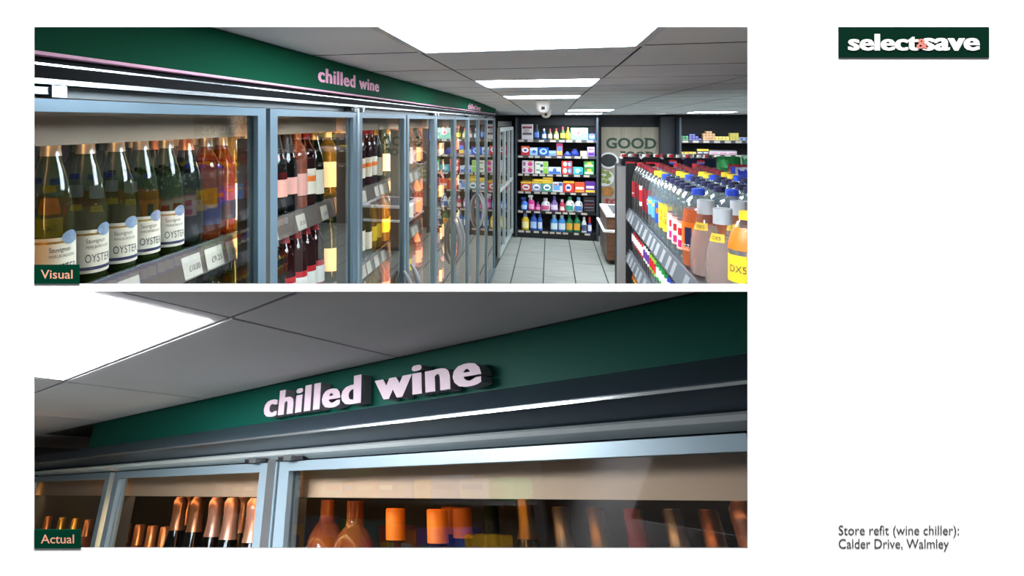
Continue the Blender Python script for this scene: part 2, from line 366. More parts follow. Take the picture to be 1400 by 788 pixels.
SODAS = [(0.026, 0), (0.0310, 0.008), (0.0325, 0.02), (0.0310, 0.07), (0.0325, 0.085), (0.0325, 0.135), (0.029, 0.165), (0.021, 0.19), (0.0145, 0.205), (0.0135, 0.212), (0.0135, 0.222)]
PEAR = [(0.038, 0), (0.048, 0.007), (0.0535, 0.035), (0.0545, 0.087), (0.052, 0.135), (0.043, 0.175), (0.033, 0.212), (0.027, 0.233), (0.0265, 0.245), (0.0265, 0.286)]
G_green = tint('glass_bottle_green', '#26360f', '#7f9434', 0.5); G_dgreen = tint('glass_dark_green', '#0f160c', '#26331a', 0.25); G_black = tint('glass_black', '#0a0a0a', '#151210', 0.1)
G_straw = tint('glass_straw', '#8c7a35', '#e8d98c', 0.6); G_rose = tint('glass_rose', '#a8624a', '#f0b79c', 0.55); G_red = tint('glass_red_wine', '#2c080c', '#50101a', 0.25)
G_amber = tint('glass_amber', '#7a3410', '#c9722c', 0.45); G_clear = tint('pet_clear', '#d8e2e4', '#f4f8f8', 0.955, 0.03); G_gold = tint('glass_gold', '#9a7420', '#e0b84a', 0.5)
F_cream = mat('label_cream', '#ece2cf', 0.6); F_gold = mat('foil_gold', '#c39a4a', 0.3, 0.8); F_copper = mat('foil_copper', '#c98a66', 0.3, 0.75); F_silver = mat('foil_silver', '#c6c2bb', 0.28, 0.8)
F_black = mat('label_black', '#16151a', 0.5); F_yellow = mat('label_yellow', '#f0c62a', 0.5); F_red = mat('label_red', '#c8202c', 0.45); F_pinkl = mat('label_pink', '#e8a9a0', 0.5)
F_blue = mat('label_blue', '#2a4fd0', 0.45); F_lblue = mat('label_light_blue', '#5a9fe6', 0.45); F_navy = mat('label_navy', '#22244e', 0.5); F_white = mat('label_white', '#f2f0ea', 0.55)
F_orange = mat('label_orange', '#f57a1c', 0.45); F_dred = mat('label_dark_red', '#7e1624', 0.5); F_mag = mat('label_magenta', '#d81f74', 0.45); F_green = mat('label_green', '#1fa446', 0.45)
F_oval = mat('label_oval_blue', '#7d92ad', 0.5); F_dgreen = mat('foil_dark_green', '#12301c', 0.4, 0.3); F_lgrey = mat('cap_grey', '#c2c6c8', 0.4); F_orcap = mat('cap_orange', '#f5821e', 0.35, 0.15)
F_lime = mat('label_lime', '#9ad03a', 0.45); F_purple = mat('label_purple', '#5a2a8c', 0.45); F_teal = mat('label_teal', '#1f8f93', 0.45)
L_cola = tint('liquid_cola', '#140806', '#3a1408', 0.05, 0.1); L_cherry = tint('liquid_cherry', '#2a0a08', '#5a1a10', 0.2, 0.1); L_orange = tint('liquid_orange', '#f06a14', '#ffa040', 0.25, 0.1)
L_water = tint('liquid_water', '#c8d2d4', '#f0f5f5', 0.93, 0.1); L_peach = tint('liquid_peach', '#e2c8be', '#f4dccf', 0.62, 0.1); L_red = tint('liquid_red_orange', '#d8402a', '#f08050', 0.3, 0.1)

PI = math.pi
kind('oyster', BURG, G_green, (0.238, 0.301, 1.08), F_silver, [(0.018, 0.098, 1.45, F_cream), (0.088, 0.092, 1.46, F_gold), (0.024, 0.030, 1.46, F_navy)], prints=[('OYSTER', 0.052, 0.015, 0.038, 0.25, M_print), ('Sauvignon', 0.036, 0.008, 0.074, 0.1, M_print), ('MARLBOROUGH', 0.044, 0.005, 0.064, 0.2, M_print)], desc='green white-wine bottle with cream label and blue oval', extra=['oval'], seg=24)
kind('burg_dark', BURG, G_dgreen, (0.23, 0.301, 1.08), F_copper, [(0.03, 0.11, 1.3, F_black)], desc='dark wine bottle with black label and copper capsule')
kind('burg_cream', BURG, G_dgreen, (0.23, 0.301, 1.08), F_gold, [(0.03, 0.12, 1.3, F_cream)], desc='dark green wine bottle with cream label and gold capsule')
kind('rose', BORD, G_rose, (0.235, 0.301, 1.08), F_copper, [(0.045, 0.12, 1.2, F_pinkl)], desc='rosé wine bottle with pink label and copper capsule')
kind('rose_clear', BORD, G_amber, (0.235, 0.301, 1.08), F_silver, [(0.04, 0.09, 1.1, F_navy)], desc='amber wine bottle with navy label')
kind('white_cream', BORD, G_straw, (0.235, 0.301, 1.08), F_cream, [(0.04, 0.14, 1.25, F_cream)], desc='pale straw wine bottle with tall cream label')
kind('green_cream', BORD, G_green, (0.235, 0.301, 1.08), F_dgreen, [(0.04, 0.13, 1.25, F_cream)], desc='green wine bottle with cream label and dark capsule')
kind('red_cream', BORD, G_red, (0.235, 0.301, 1.08), F_dred, [(0.04, 0.13, 1.25, F_cream), (0.085, 0.105, 1.26, F_orange)], desc='red wine bottle with cream and orange label')
kind('red_red', BORD, G_red, (0.225, 0.301, 1.1), F_red, [(0.03, 0.115, 1.35, F_red), (0.034, 0.095, 1.2, F_white)], desc='dark red wine bottle with red and white label and red capsule')
kind('yellow_band', BURG, G_dgreen, (0.23, 0.301, 1.08), F_silver, [(0.03, 0.075, 1.35, F_cream), (0.075, 0.105, 1.4, F_yellow)], desc='dark green bottle with broad yellow label band')
kind('champ_clear', CHAM, G_straw, (0.185, 0.314, 1.03), F_silver, [(0.05, 0.10, 1.0, F_cream)], desc='pale sparkling wine bottle with silver foil neck')
kind('champ_dark', CHAM, G_black, (0.195, 0.314, 1.03), F_black, [(0.06, 0.115, 0.8, F_pinkl)], desc='black sparkling wine bottle with small pink label')
kind('champ_copper', CHAM, G_black, (0.185, 0.314, 1.03), F_copper, [(0.04, 0.12, 1.1, F_cream)], desc='sparkling wine bottle with copper foil neck')
kind('champ_rose', CHAM, G_rose, (0.175, 0.314, 1.03), F_pinkl, [(0.04, 0.12, 1.1, F_pinkl)], desc='pink sparkling wine bottle with rose foil neck')
kind('gold', BORD, G_gold, (0.24, 0.301, 1.08), F_gold, [(0.05, 0.12, 1.2, F_yellow)], desc='golden bottle with yellow label')
kind('hock', HOCK, G_green, (0.25, 0.328, 1.06), F_gold, [(0.03, 0.11, 1.2, F_cream)], desc='slender green wine bottle with cream label')
kind('hock_blue', HOCK, G_straw, (0.26, 0.328, 1.06), F_navy, [(0.03, 0.13, 1.2, F_white)], desc='slender pale wine bottle with white label')
SC = (0.292, 0.315, 1.18)
kind('cola_red', SODA, G_clear, SC, F_red, [(0.095, 0.195, PI, F_red), (0.115, 0.122, PI, F_white)], (0.255, L_cola), desc='large cola bottle with red label and red cap')
kind('cola_dark', SODA, G_clear, SC, F_dred, [(0.105, 0.20, PI, F_dred)], (0.255, L_cola), desc='large cola bottle with dark red label')
kind('cherry', SODA, G_clear, SC, F_dred, [(0.08, 0.20, 1.2, F_cream), (0.105, 0.175, 0.7, F_red)], (0.25, L_cherry), desc='large cherry drink bottle with cream and red label')
kind('pepper', SODA, G_clear, SC, F_dred, [(0.07, 0.20, PI, F_dred)], (0.25, L_cola), prints=[('Dr', 0.03, 0.03, 0.12, 0.2, F_white)], desc='large dark soda bottle with maroon label and white script')
kind('lem_light', SODA, G_clear, SC, F_yellow, [(0.08, 0.175, PI, F_lblue), (0.14, 0.155, 0.5, F_yellow)], (0.25, L_water), desc='large clear lemonade bottle with light blue label and yellow cap')
kind('lem_blue', SODA, G_clear, SC, F_blue, [(0.07, 0.165, PI, F_blue), (0.12, 0.145, 0.5, F_orange)], (0.25, L_water), desc='large clear lemonade bottle with royal blue label and cap')
kind('yellow_tag', SODA, G_clear, SC, F_navy, [(0.065, 0.185, 1.3, F_yellow), (0.08, 0.10, 1.31, F_lime)], (0.25, L_water), prints=[('2 for', 0.045, 0.02, 0.135, 0.1, M_print), ('£2.50', 0.05, 0.018, 0.105, 0.1, M_print)], desc='large clear bottle behind a handwritten-style yellow price label, navy cap')
kind('pink_cream', SODA, G_clear, SC, F_navy, [(0.05, 0.17, PI, F_pinkl), (0.055, 0.16, 0.9, F_cream), (0.06, 0.09, 0.45, F_mag), (0.11, 0.14, 0.4, F_red)], (0.25, L_water), desc='large clear bottle with cream and magenta label')
SODAB = [(r * 1.14 if z < 0.28 else r, z) for r, z in SODA]
kind('lucozade', SODAB, G_clear, (0.292, 0.317, 1.3), F_blue, [(0.07, 0.185, PI, F_orange), (0.088, 0.165, 0.25, F_navy)], (0.235, L_orange), prints=[('LUCOZADE', 0.10, 0.024, 0.075, -0.1, F_white)], desc='large orange energy drink bottle with orange label and blue cap')
kind('peach', PEAR, G_clear, (0.236, 0.288, 1.08), F_lgrey, [(0.178, 0.205, 0.65, F_yellow)], (0.19, L_peach), prints=[('DX5', 0.030, 0.012, 0.185, 0.0, M_print)], desc='pear-shaped clear bottle of peach water with grey cap and small yellow tag', seg=24)
kind('yellow_clear', SODA, G_clear, (0.292, 0.317, 1.3), F_yellow, [(0.11, 0.19, 1.2, F_yellow), (0.205, 0.27, 0.9, F_orange)], (0.25, L_water), prints=[('DX5', 0.05, 0.02, 0.14, 0.0, M_print)], desc='clear bottle with two yellow labels and yellow cap')
kind('red_back', SODA, G_clear, (0.292, 0.317, 1.3), F_blue, [(0.07, 0.185, PI, F_red)], (0.235, L_red), desc='large red-orange drink bottle with blue cap')
SC2 = (0.208, 0.230, 1.18)
for nm, m1, m2, capm, liq, d in (('s_blue', F_navy, F_white, F_blue, L_cola, 'small cola bottle with navy and white label'), ('s_red', F_red, F_white, F_red, L_cola, 'small cola bottle with red and white label'),
        ('s_white', F_white, F_purple, F_black, L_cherry, 'small dark drink bottle with white and purple label'), ('s_green', F_green, F_white, F_green, L_water, 'small clear bottle with green label'),
        ('s_lime', F_lime, F_red, F_green, L_water, 'small clear bottle with lime and red label'), ('s_bluew', F_blue, F_white, F_blue, L_water, 'small clear bottle with blue and white label'),
        ('s_orange', F_orange, F_navy, F_orange, L_orange, 'small orange drink bottle with orange label'), ('s_yellow', F_yellow, F_navy, F_yellow, L_orange, 'small orange drink bottle with yellow label')):
    kind(nm, SODAS, G_clear, SC2, capm, [(0.06, 0.145, PI, m1), (0.075, 0.125, 0.8, m2)], (0.18, liq), desc=d)
CACHE = {}
def short(k):
    d = KIND[k]['desc'].split(' and ')[0].split()[:7]
    while d[-1] in ('with', 'a', 'of', 'small', 'cream', 'tall'): d.pop()
    return ' '.join(d)
def rad_at(prof, z):
    for (r0, z0), (r1, z1) in zip(prof, prof[1:]):
        if z0 <= z <= z1: return r0 + (r1 - r0) * (z - z0) / max(1e-6, z1 - z0)
    return prof[-1][0]
def bottle_meshes(k):
    if k in CACHE: return CACHE[k]
    d = KIND[k]; out = []; sg = d['seg']
    out.append(('body', MB().lathe(d['prof'], sg).mesh(k + '_body', d['glass'], smooth=True), None))
    if d['liquid']:
        lv, lm = d['liquid']; pr = [(max(0.004, r - 0.0025), z + 0.003) for r, z in d['prof'] if z < lv - 0.01] + [(max(0.004, rad_at(d['prof'], lv) - 0.0025), lv)]
        out.append(('drink', MB().lathe(pr, sg).mesh(k + '_drink', lm, smooth=True), None))
    if d['cap']:
        a, b, f = d['cap']; zs = sorted({a, b} | {z for r, z in d['prof'] if a < z < b}); pr = [(rad_at(d['prof'], z) * f + 0.0006, z) for z in zs]
        if b - a < 0.05: pr = [(max(r for r, z in pr), z) for z in (a, b - 0.002)] + [(max(r for r, z in pr) * 0.9, b)]
        out.append(('cap' if b - a < 0.05 else 'capsule', MB().lathe(pr, sg).mesh(k + '_cap', d['capm'], smooth=True), None))
    for n_, (z0, z1, hs, m) in enumerate(d['labels']):
        zs = [z0 + (z1 - z0) * t / 3 for t in range(4)]; e = 0.0008 + 0.0004 * n_
        pr = [(rad_at(d['prof'], z) + e, z) for z in zs]
        if hs >= PI - 0.01: q = MB().lathe(pr, sg, cap=False)
        else: q = MB().lathe(pr, max(8, int(sg * hs / PI)), a0=-hs, a1=hs)
        out.append(('label' if n_ == 0 else 'label_band', q.mesh(k + '_label', m, smooth=True), None))
    if 'oval' in d['extra']:
        vs = [(0.0408 * math.cos(0.55), 0.0408 * math.sin(0.55), 0.097)]
        for i in range(20):
            a = 2 * PI * i / 20; t = 0.55 + 0.40 * math.cos(a); vs.append((0.0408 * math.cos(t), 0.0408 * math.sin(t), 0.097 + 0.012 * math.sin(a)))
        q = MB().add(vs, [(0, 1 + i, 1 + (i + 1) % 20) for i in range(20)]); out.append(('emblem', q.mesh(k + '_oval', F_oval), None))
    for (txt, w_, h_, z_, ang, m) in d['prints']:
        r = rad_at(d['prof'], z_ + h_ / 2) + 0.0024
        out.append(('lettering', wrap(text_fit(txt, w_, h_), r, z_, ang).mesh(k + '_print', m), None))
    CACHE[k] = out; return out
BN = {'oyster': 'wine_bottle'}
def bottle(k, loc, rotz, label, group, frame=None, name=None, detail=True, cat='bottle'):
    nm = name or ('wine_bottle' if KIND[k]['liquid'] is None else 'drink_bottle')
    t = thing(nm, label, cat, loc, frame, rotz, group)
    for pn, me, _ in bottle_meshes(k):
        if not detail and pn in ('lettering', 'emblem', 'label_band'): continue
        o = bpy.data.objects.new(pn, me); C.objects.link(o); o.parent = t
    return t

# ------------------------------------------------------------------ upper picture: the run of glass-door wine chillers
XD = -0.70; XRAIL = -0.80; XBK = -1.42
E = [0.50, 1.37, 2.10, 2.88, 3.66, 4.44, 5.22, 6.00, 6.80, 7.80]
DN = ['first', 'second', 'third', 'fourth', 'fifth', 'sixth', 'seventh', 'eighth', 'ninth']
def zbot(x, y): return H - 0.2775 * zc(x, y) - (0.05 if y > 1 else 0.025) if y < 2.9 else 0.10
def slab(x0, x1, y0, y1, ztop, zb=None):
    """upright piece whose foot follows the lowest line of the cut-away front"""
    f = (lambda x, y: zbot(x, y)) if zb is None else (lambda x, y: zb)
    return MB().hexa([(x0, y0, f(x0, y0)), (x1, y0, f(x1, y0)), (x1, y1, f(x1, y1)), (x0, y1, f(x0, y1)), (x0, y0, ztop), (x1, y0, ztop), (x1, y1, ztop), (x0, y1, ztop)])
LEV = {'A': 1.80, 'B': 1.47, 'C': 1.14, 'D': 0.81, 'E': 0.48}
pane_m = M_glass
cab_spans = [(0, 2), (2, 4), (4, 6), (6, 8), (8, 9)]
for ci, (i0, i1) in enumerate(cab_spans):
    ya, yb = E[i0], E[i1] ; ya_ = ya + 0.004; yb_ = yb - 0.004
    cab = thing('display_chiller', '%s tall glass-door wine chiller along the aisle, counted from the viewer' % ORD[ci], 'chiller', (-1.05, (ya + yb) / 2, 0.1), group='run of wine chillers')
    yl = max(ya_, 2.92)
    if yb > 3:
        part('base', MB().bbox(XBK, -0.745, max(ya_, 2.92), yb_, 0.0, 0.13, 0.006), M_dark, cab)
    part('back_panel', slab(XBK - 0.02, XBK, ya_, yb_, 2.15), M_shelf, cab)
    part('top_housing', MB().box(XBK - 0.02, -0.745, ya_, yb_, 2.152, 2.19), M_dark, cab)
    part('valance', MB().box(-0.80, -0.79, ya_, yb_, 2.060, 2.150), M_beige, cab)
    part('valance_fill_glow', MB().box(-0.835, -0.812, ya_ + .02, yb_ - .02, 2.085, 2.092), M_valfill, cab)  # hidden glow added to brighten the bottle tops
    for e_ in range(i0, i1 + 1):          # mullion posts, shared edges belong to the left cabinet
        if e_ == i0 and i0 > 0: continue
        y = E[e_]; hinge = e_ % 2 == 0
        if hinge or e_ == 0 or e_ == 9:
            part('mullion', slab(-0.726, -0.697, y - 0.014, y + 0.010, 2.150), M_alu, cab)
        part('post_fin', slab(-0.782, -0.735, y - 0.012, y - 0.004, 2.055), M_shelf, cab)
        if e_ < 9: part('light_strip', slab(-0.766, -0.750, y - 0.003, y + 0.003, 2.05, max(zbot(-0.79, y + .02), 0.2)), M_led, cab)
    for lv, z in LEV.items():
        y0, y1 = ya_ + 0.002, yb_ - 0.002
        if lv == 'B': y0 = max(y0, 1.335)
        if lv in 'CDE': y0 = max(y0, {'C': 2.12, 'D': 2.9, 'E': 2.9}[lv])
        if y1 - y0 < 0.1: continue
        sh = part('shelf', MB().box(XBK, XRAIL - 0.006, y0, y1, z - 0.022, z), M_cshelf, cab)
        part('rail_edge', MB().box(XRAIL - .004, XRAIL + .002, y0, y1, z + .0062, z + .0095), M_chrome, sh)
        part('price_rail', MB().hexa([(XRAIL - .006, y0, z - .064), (XRAIL + .012, y0, z - .060), (XRAIL + .012, y1, z - .060), (XRAIL - .006, y1, z - .064), (XRAIL - .006, y0, z + .006), (XRAIL, y0, z + .006), (XRAIL, y1, z + .006), (XRAIL - .006, y1, z + .006)]), M_rail, sh)
        y = y0 + 0.10
        while y < y1 - 0.08 and y < 4.5:
            wd = random.choice((0.07, 0.075, 0.06))
            part('price_card', MB().hexa([(XRAIL + .0125, y, z - .056), (XRAIL + .0135, y, z - .056), (XRAIL + .0135, y + wd, z - .056), (XRAIL + .0125, y + wd, z - .056),
                 (XRAIL + .002, y, z - .008), (XRAIL + .003, y, z - .008), (XRAIL + .003, y + wd, z - .008), (XRAIL + .002, y + wd, z - .008)]), M_card, sh)
            if y < 2.4 and lv in 'AB':
                tg_ = text_fit(random.choice(('£10.00', '£8.50', '£12.75', '£9.25')), wd * .6, .013); yo = y + wd * .3
                part('price_print', text_mb(tg_, lambda X, Y, Z: (XRAIL + .0140 - (Y + .012) * .215, yo + X, z - .052 + .010 + Y)), M_print, sh)
            y += wd + random.choice((0.02, 0.06, 0.14))
    # doors
    for di in range(i0, i1):
        y0, y1 = E[di] + 0.012, E[di + 1] - 0.012; zt = 2.133; sw = 0.042
        dr = part('door', MB().box(XD - 0.03, XD, y0 + sw, y1 - sw, zt - 0.019, zt), M_frame, cab)
        for a, b in ((y0, y0 + sw), (y1 - sw, y1)):
            part('stile', slab(XD - 0.03, XD, a, b, zt), M_frame, dr)
        if y0 > 2.85: part('bottom_rail', MB().box(XD - 0.03, XD, y0 + sw, y1 - sw, 0.10, 0.17), M_frame, dr)
        part('glass_pane', slab(XD - 0.020, XD - 0.012, y0 + sw, y1 - sw, zt - 0.019), pane_m, dr)
        meet = E[di + 1] if di % 2 == 0 else E[di]
        hy = meet - 0.075 if di % 2 == 0 else meet + 0.075
        if hy > 2.6 and di < 8:
            pts = []
            for k in range(13):
                t = k / 12; bow = math.sin(PI * t) ** 0.7; pts.append((XD + 0.004 + 0.046 * bow, hy, 1.03 + 0.33 * t))
            part('handle', MB().tube(pts, [0.008 + 0.010 * math.sin(PI * k / 12) for k in range(13)], 10), M_handle, dr, True)
        hg = E[di] if di % 2 == 0 else E[di + 1]; sgn = 1 if di % 2 == 0 else -1
        al, c0_, c1_ = (.215, .185, .212) if di == 0 else (.085, .035, .06)
        hb = part('hinge_arm', MB().box(XD - 0.026, XD + 0.004, min(hg + sgn * .015, hg + sgn * al), max(hg + sgn * .015, hg + sgn * al), 2.139, 2.149), M_alu if di == 0 else M_dark, dr)
        part('hinge_cap', MB().box(XD - 0.02, XD + 0.008, min(hg + sgn * c0_, hg + sgn * c1_), max(hg + sgn * c0_, hg + sgn * c1_), 2.135, 2.152), M_alu if di == 0 else M_chrome, hb)
YE0, YE1 = 0.495, 7.82
cn = thing('chiller_canopy', 'long dark canopy with silver edge above the chiller doors', 'canopy', (-0.72, 4.2, 2.15))
part('silver_strip', MB().box(-0.712, -0.694, YE0, YE1, 2.1535, 2.161), M_chrome, cn)
part('dark_band', MB().box(-0.745, -0.706, YE0, YE1, 2.161, 2.193), mat('canopy_black', '#15181b', 0.7, spec=0.08), cn)
part('head_rail', MB().box(-0.744, -0.728, YE0, YE1, 2.136, 2.1535), mat('head_rail_grey', '#5f6a6c', 0.4, 0.3), cn)
part('edge_line', MB().box(-0.706, -0.703, YE0, YE1, 2.181, 2.184), M_chrome, cn)
fa = thing('fascia_sign', 'long dark green fascia reading chilled wine and chilled beer in pink', 'sign', (-0.70, 4.2, 2.195))
part('panel', MB().box(-0.73, -0.69, YE0, YE1, 2.197, 2.298), M_green, fa)
part('pink_trim', MB().box(-0.715, -0.687, YE0, YE1, 2.1935, 2.1985), M_pink, fa)
for txt, x0, x1, pa, pb in (('chilled wine', 435, 518.5, (441, 112.0), (447, 94.0)), ('chilled beer', 640, 657.5, (643, 149.2), (643, 141.6))):
    q0 = onX(x0, 100, -0.688); q1 = onX(x1, 100, -0.688); zb = onX(*pa, -0.688).z; ztp = onX(*pb, -0.688).z
    for q in text_fit(txt, q1.y - q0.y, ztp - zb, bold=0.015, fat=0.035, spacing=1.1):
        part('letter', text_mb([q], lambda X, Y, Z: (-0.6885 + Z, q0.y + X, zb + Y)), M_pink, fa)

# contents, door by door (front row given from the left, i.e. nearest first)
CONT = {('A', 0): ['oyster'] * 5 + ['burg_dark'] + ['rose_clear'] * 2,
        ('A', 1): ['hock_blue', 'champ_clear', 'champ_clear', 'champ_dark', 'champ_dark', 'rose', 'red_cream', 'burg_cream'],
        ('A', 2): ['white_cream', 'hock', 'white_cream', 'rose', 'red_cream', 'red_cream', 'red_cream', 'burg_cream'],
        ('A', 3): ['green_cream', 'burg_cream', 'green_cream', 'rose', 'rose', 'rose', 'white_cream', 'rose'],
        ('A', 4): ['green_cream', 'rose', 'rose', 'white_cream', 'rose', 'champ_rose', 'champ_rose'],
        ('B', 0): ['green_cream'],
        ('B', 1): ['hock', 'hock', 'yellow_band', 'yellow_band', 'red_red', 'red_red', 'red_red', 'red_red'],
        ('B', 2): ['green_cream', 'green_cream', 'green_cream', 'burg_cream', 'green_cream', 'hock', 'gold', 'gold'],
        ('B', 3): ['gold', 'gold', 'burg_cream', 'burg_cream', 'white_cream', 'red_cream', 'red_cream', 'rose'],
        ('B', 4): ['champ_rose', 'champ_rose', 'rose', 'rose', 'rose', 'gold', 'gold'],
        ('C', 2): ['white_cream'] * 5 + ['gold'] * 3, ('C', 3): ['rose', 'rose', 'red_cream', 'red_cream', 'gold', 'gold', 'rose'],
        ('C', 4): ['champ_rose', 'rose', 'gold', 'gold', 'rose', 'rose', 'champ_rose'], ('D', 3): ['rose', 'red_cream', 'rose', 'gold', 'gold', 'rose', 'rose'],
        ('D', 4): ['rose', 'rose', 'champ_rose', 'gold', 'gold', 'rose', 'rose']}
for d in (5, 6):
    for lv in 'ABCD': CONT[(lv, d)] = random.choices(['rose', 'gold', 'white_cream', 'champ_rose', 'red_cream', 'green_cream'], k=7)
LNAME = {'A': 'top', 'B': 'second', 'C': 'third', 'D': 'fourth'}
for (lv, d), ks in sorted(CONT.items()):
    y0, y1 = E[d] + 0.085, E[d + 1] - 0.06; n = len(ks); z = LEV[lv]
    ysp = [y0 + (y1 - y0) * i / max(1, n - 1) for i in range(n)]
    if (lv, d) == ('A', 0): ysp = [onX(62, 250, -0.852).y + 0.0795 * q for q in range(n)]
    if (lv, d) == ('B', 0): ysp = [1.34]
    for row in range(2 if d < 3 else 1):
        for i, k in enumerate(ks):
            y = ysp[i] + (0.02 * row if (lv, d) != ('A', 0) else 0.012); x = -0.852 - 0.092 * row + random.uniform(-0.004, 0.004)
            if (lv, d) == ('A', 0) and row and i in (1, 2, 3): k = 'green_cream'
            lab = '%s, %s %s shelf, %s chiller door' % (short(k), ORD[i], 'in back row, ' + LNAME[lv] if row else 'on the ' + LNAME[lv], DN[d])
            if z + 0.33 < zbot(x, y): continue
            bottle(k, (x, y, z + 0.001), -0.55 + random.uniform(-0.12, 0.12), lab, 'wine bottles in the aisle chillers', detail=d < 3)
# bare fridge frames at the far end of the run
fr_ = thing('upright_fridge', 'pale framed upright fridge with lattice glass doors at the aisle end', 'fridge', (-0.95, 9.3, 0), rotz=-0.03)
ya, yb = 8.45, 10.55
def fx(mb, nm, m, par=fr_, **k): return part(nm, mb, m, par, **k)
fx(MB().box(-1.4, -0.72, ya, yb, 0.0, 0.15), 'base', M_dark); fx(MB().box(-1.4, -0.69, ya, yb, 2.02, 2.10), 'header', M_dark); fx(MB().box(-1.42, -1.4, ya, yb, 0.15, 2.02), 'back_panel', M_shelf)
M_pale = mat('pale_frame', '#b9c6c4', 0.35, 0.4)
for k in range(3):
    a = ya + 0.7 * k + 0.01; b = a + 0.68
    dr = fx(MB().box(-0.70, -0.66, a, b, 0.15, 0.22), 'door', M_pale)
    for q in ((a, a + .05, .22, 1.95), (b - .05, b, .22, 1.95), (a, b, 1.95, 2.01), (a + .05, b - .05, 1.08, 1.12)):
        part('frame_bar', MB().box(-0.70, -0.66, *q), M_pale, dr)
    part('glass_pane', MB().box(-0.685, -0.678, a + .05, b - .05, 0.22, 1.95), M_glass, dr)

# ------------------------------------------------------------------ upper picture: rear shelving bay with household goods
YS = 10.80                                    # front edge of the rear shelving
def bx(px, Y=YS): return onY(px, 200, Y).x
def bz(px, py, Y=YS): return onY(px, py, Y).z
rowsY = [190.3, 212.3, 237.3, 261.8, 288.5, 316.0]
bay = thing('shelving_bay', 'dark rear shelving bay filled with cleaning and laundry goods', 'shelving', (0.1, 11.0, 0), group='rear wall shelving')
XA, XB = bx(704), bx(818.2)
part('back_panel', MB().box(XA, XB, YB - 0.03, YB - 0.005, 0.0, 2.16), M_black, bay)
for x in (XA, XB - 0.035): part('upright', MB().bbox(x, x + 0.035, YS - 0.02, YB - 0.03, 0, 2.17, 0.004), M_post, bay)
part('plinth', MB().box(XA + 0.035, XB - 0.035, YS + 0.02, YB - 0.03, 0, bz(760, 319)), M_dark, bay)
part('header', MB().box(XA + 0.035, XB - 0.035, YB - 0.10, YB - 0.03, 2.02, 2.17), M_navy, bay)
RZ = []
for k, yy in enumerate(rowsY):
    z = bz(760, yy + 1.0); RZ.append(z)
    sh = part('shelf', MB().box(XA + 0.035, XB - 0.035, YS + 0.012, YB - 0.03, z - 0.02, z), M_shelf, bay)
    part('price_rail', MB().box(XA + 0.035, XB - 0.035, YS, YS + 0.012, z - 0.045, z + 0.002), M_dark if k not in (0, 1) else M_shelf, sh)
    x = XA + 0.06
    while x < XB - 0.16:
        wd = random.choice((0.08, 0.1, 0.09)); part('price_card', MB().box(x, x + wd, YS - 0.003, YS, z - 0.04, z - 0.005), M_card, sh); x += wd + random.choice((0.03, 0.06, 0.1))
def shades(h): return mat('pack_' + h, '#' + h, 0.45)
def box_good(label, x0, x1, z0, z1, y, base, accents, group, name='product_box', depth=0.14, cat='box'):
    t = thing(name, label, cat, ((x0 + x1) / 2, y + depth / 2, z0), group=group)
    part('carton', MB().bbox(x0, x1, y, y + depth, z0 + 0.0005, z1, min(0.004, (z1 - z0) * .1)), shades(base), t)
    w_, h_ = x1 - x0, z1 - z0
    for n_, (shape, u0, u1, v0, v1, c) in enumerate(accents):
        yy = y - 0.0012 - 0.0008 * n_; a, b, c0, c1 = x0 + w_ * u0, x0 + w_ * u1, z0 + h_ * v0, z0 + h_ * v1
        if shape == 'r': q = MB().box(a, b, yy, y - 0.0001, c0, c1)
        else:
            cx_, cz_ = (a + b) / 2, (c0 + c1) / 2; q = MB().prism([(cx_ + (b - a) / 2 * math.cos(2 * PI * i / 16), yy, cz_ + (c1 - c0) / 2 * math.sin(2 * PI * i / 16)) for i in range(16)], (0, y - 0.0001 - yy, 0))
        part('print_panel', q, shades(c), t)
    return t
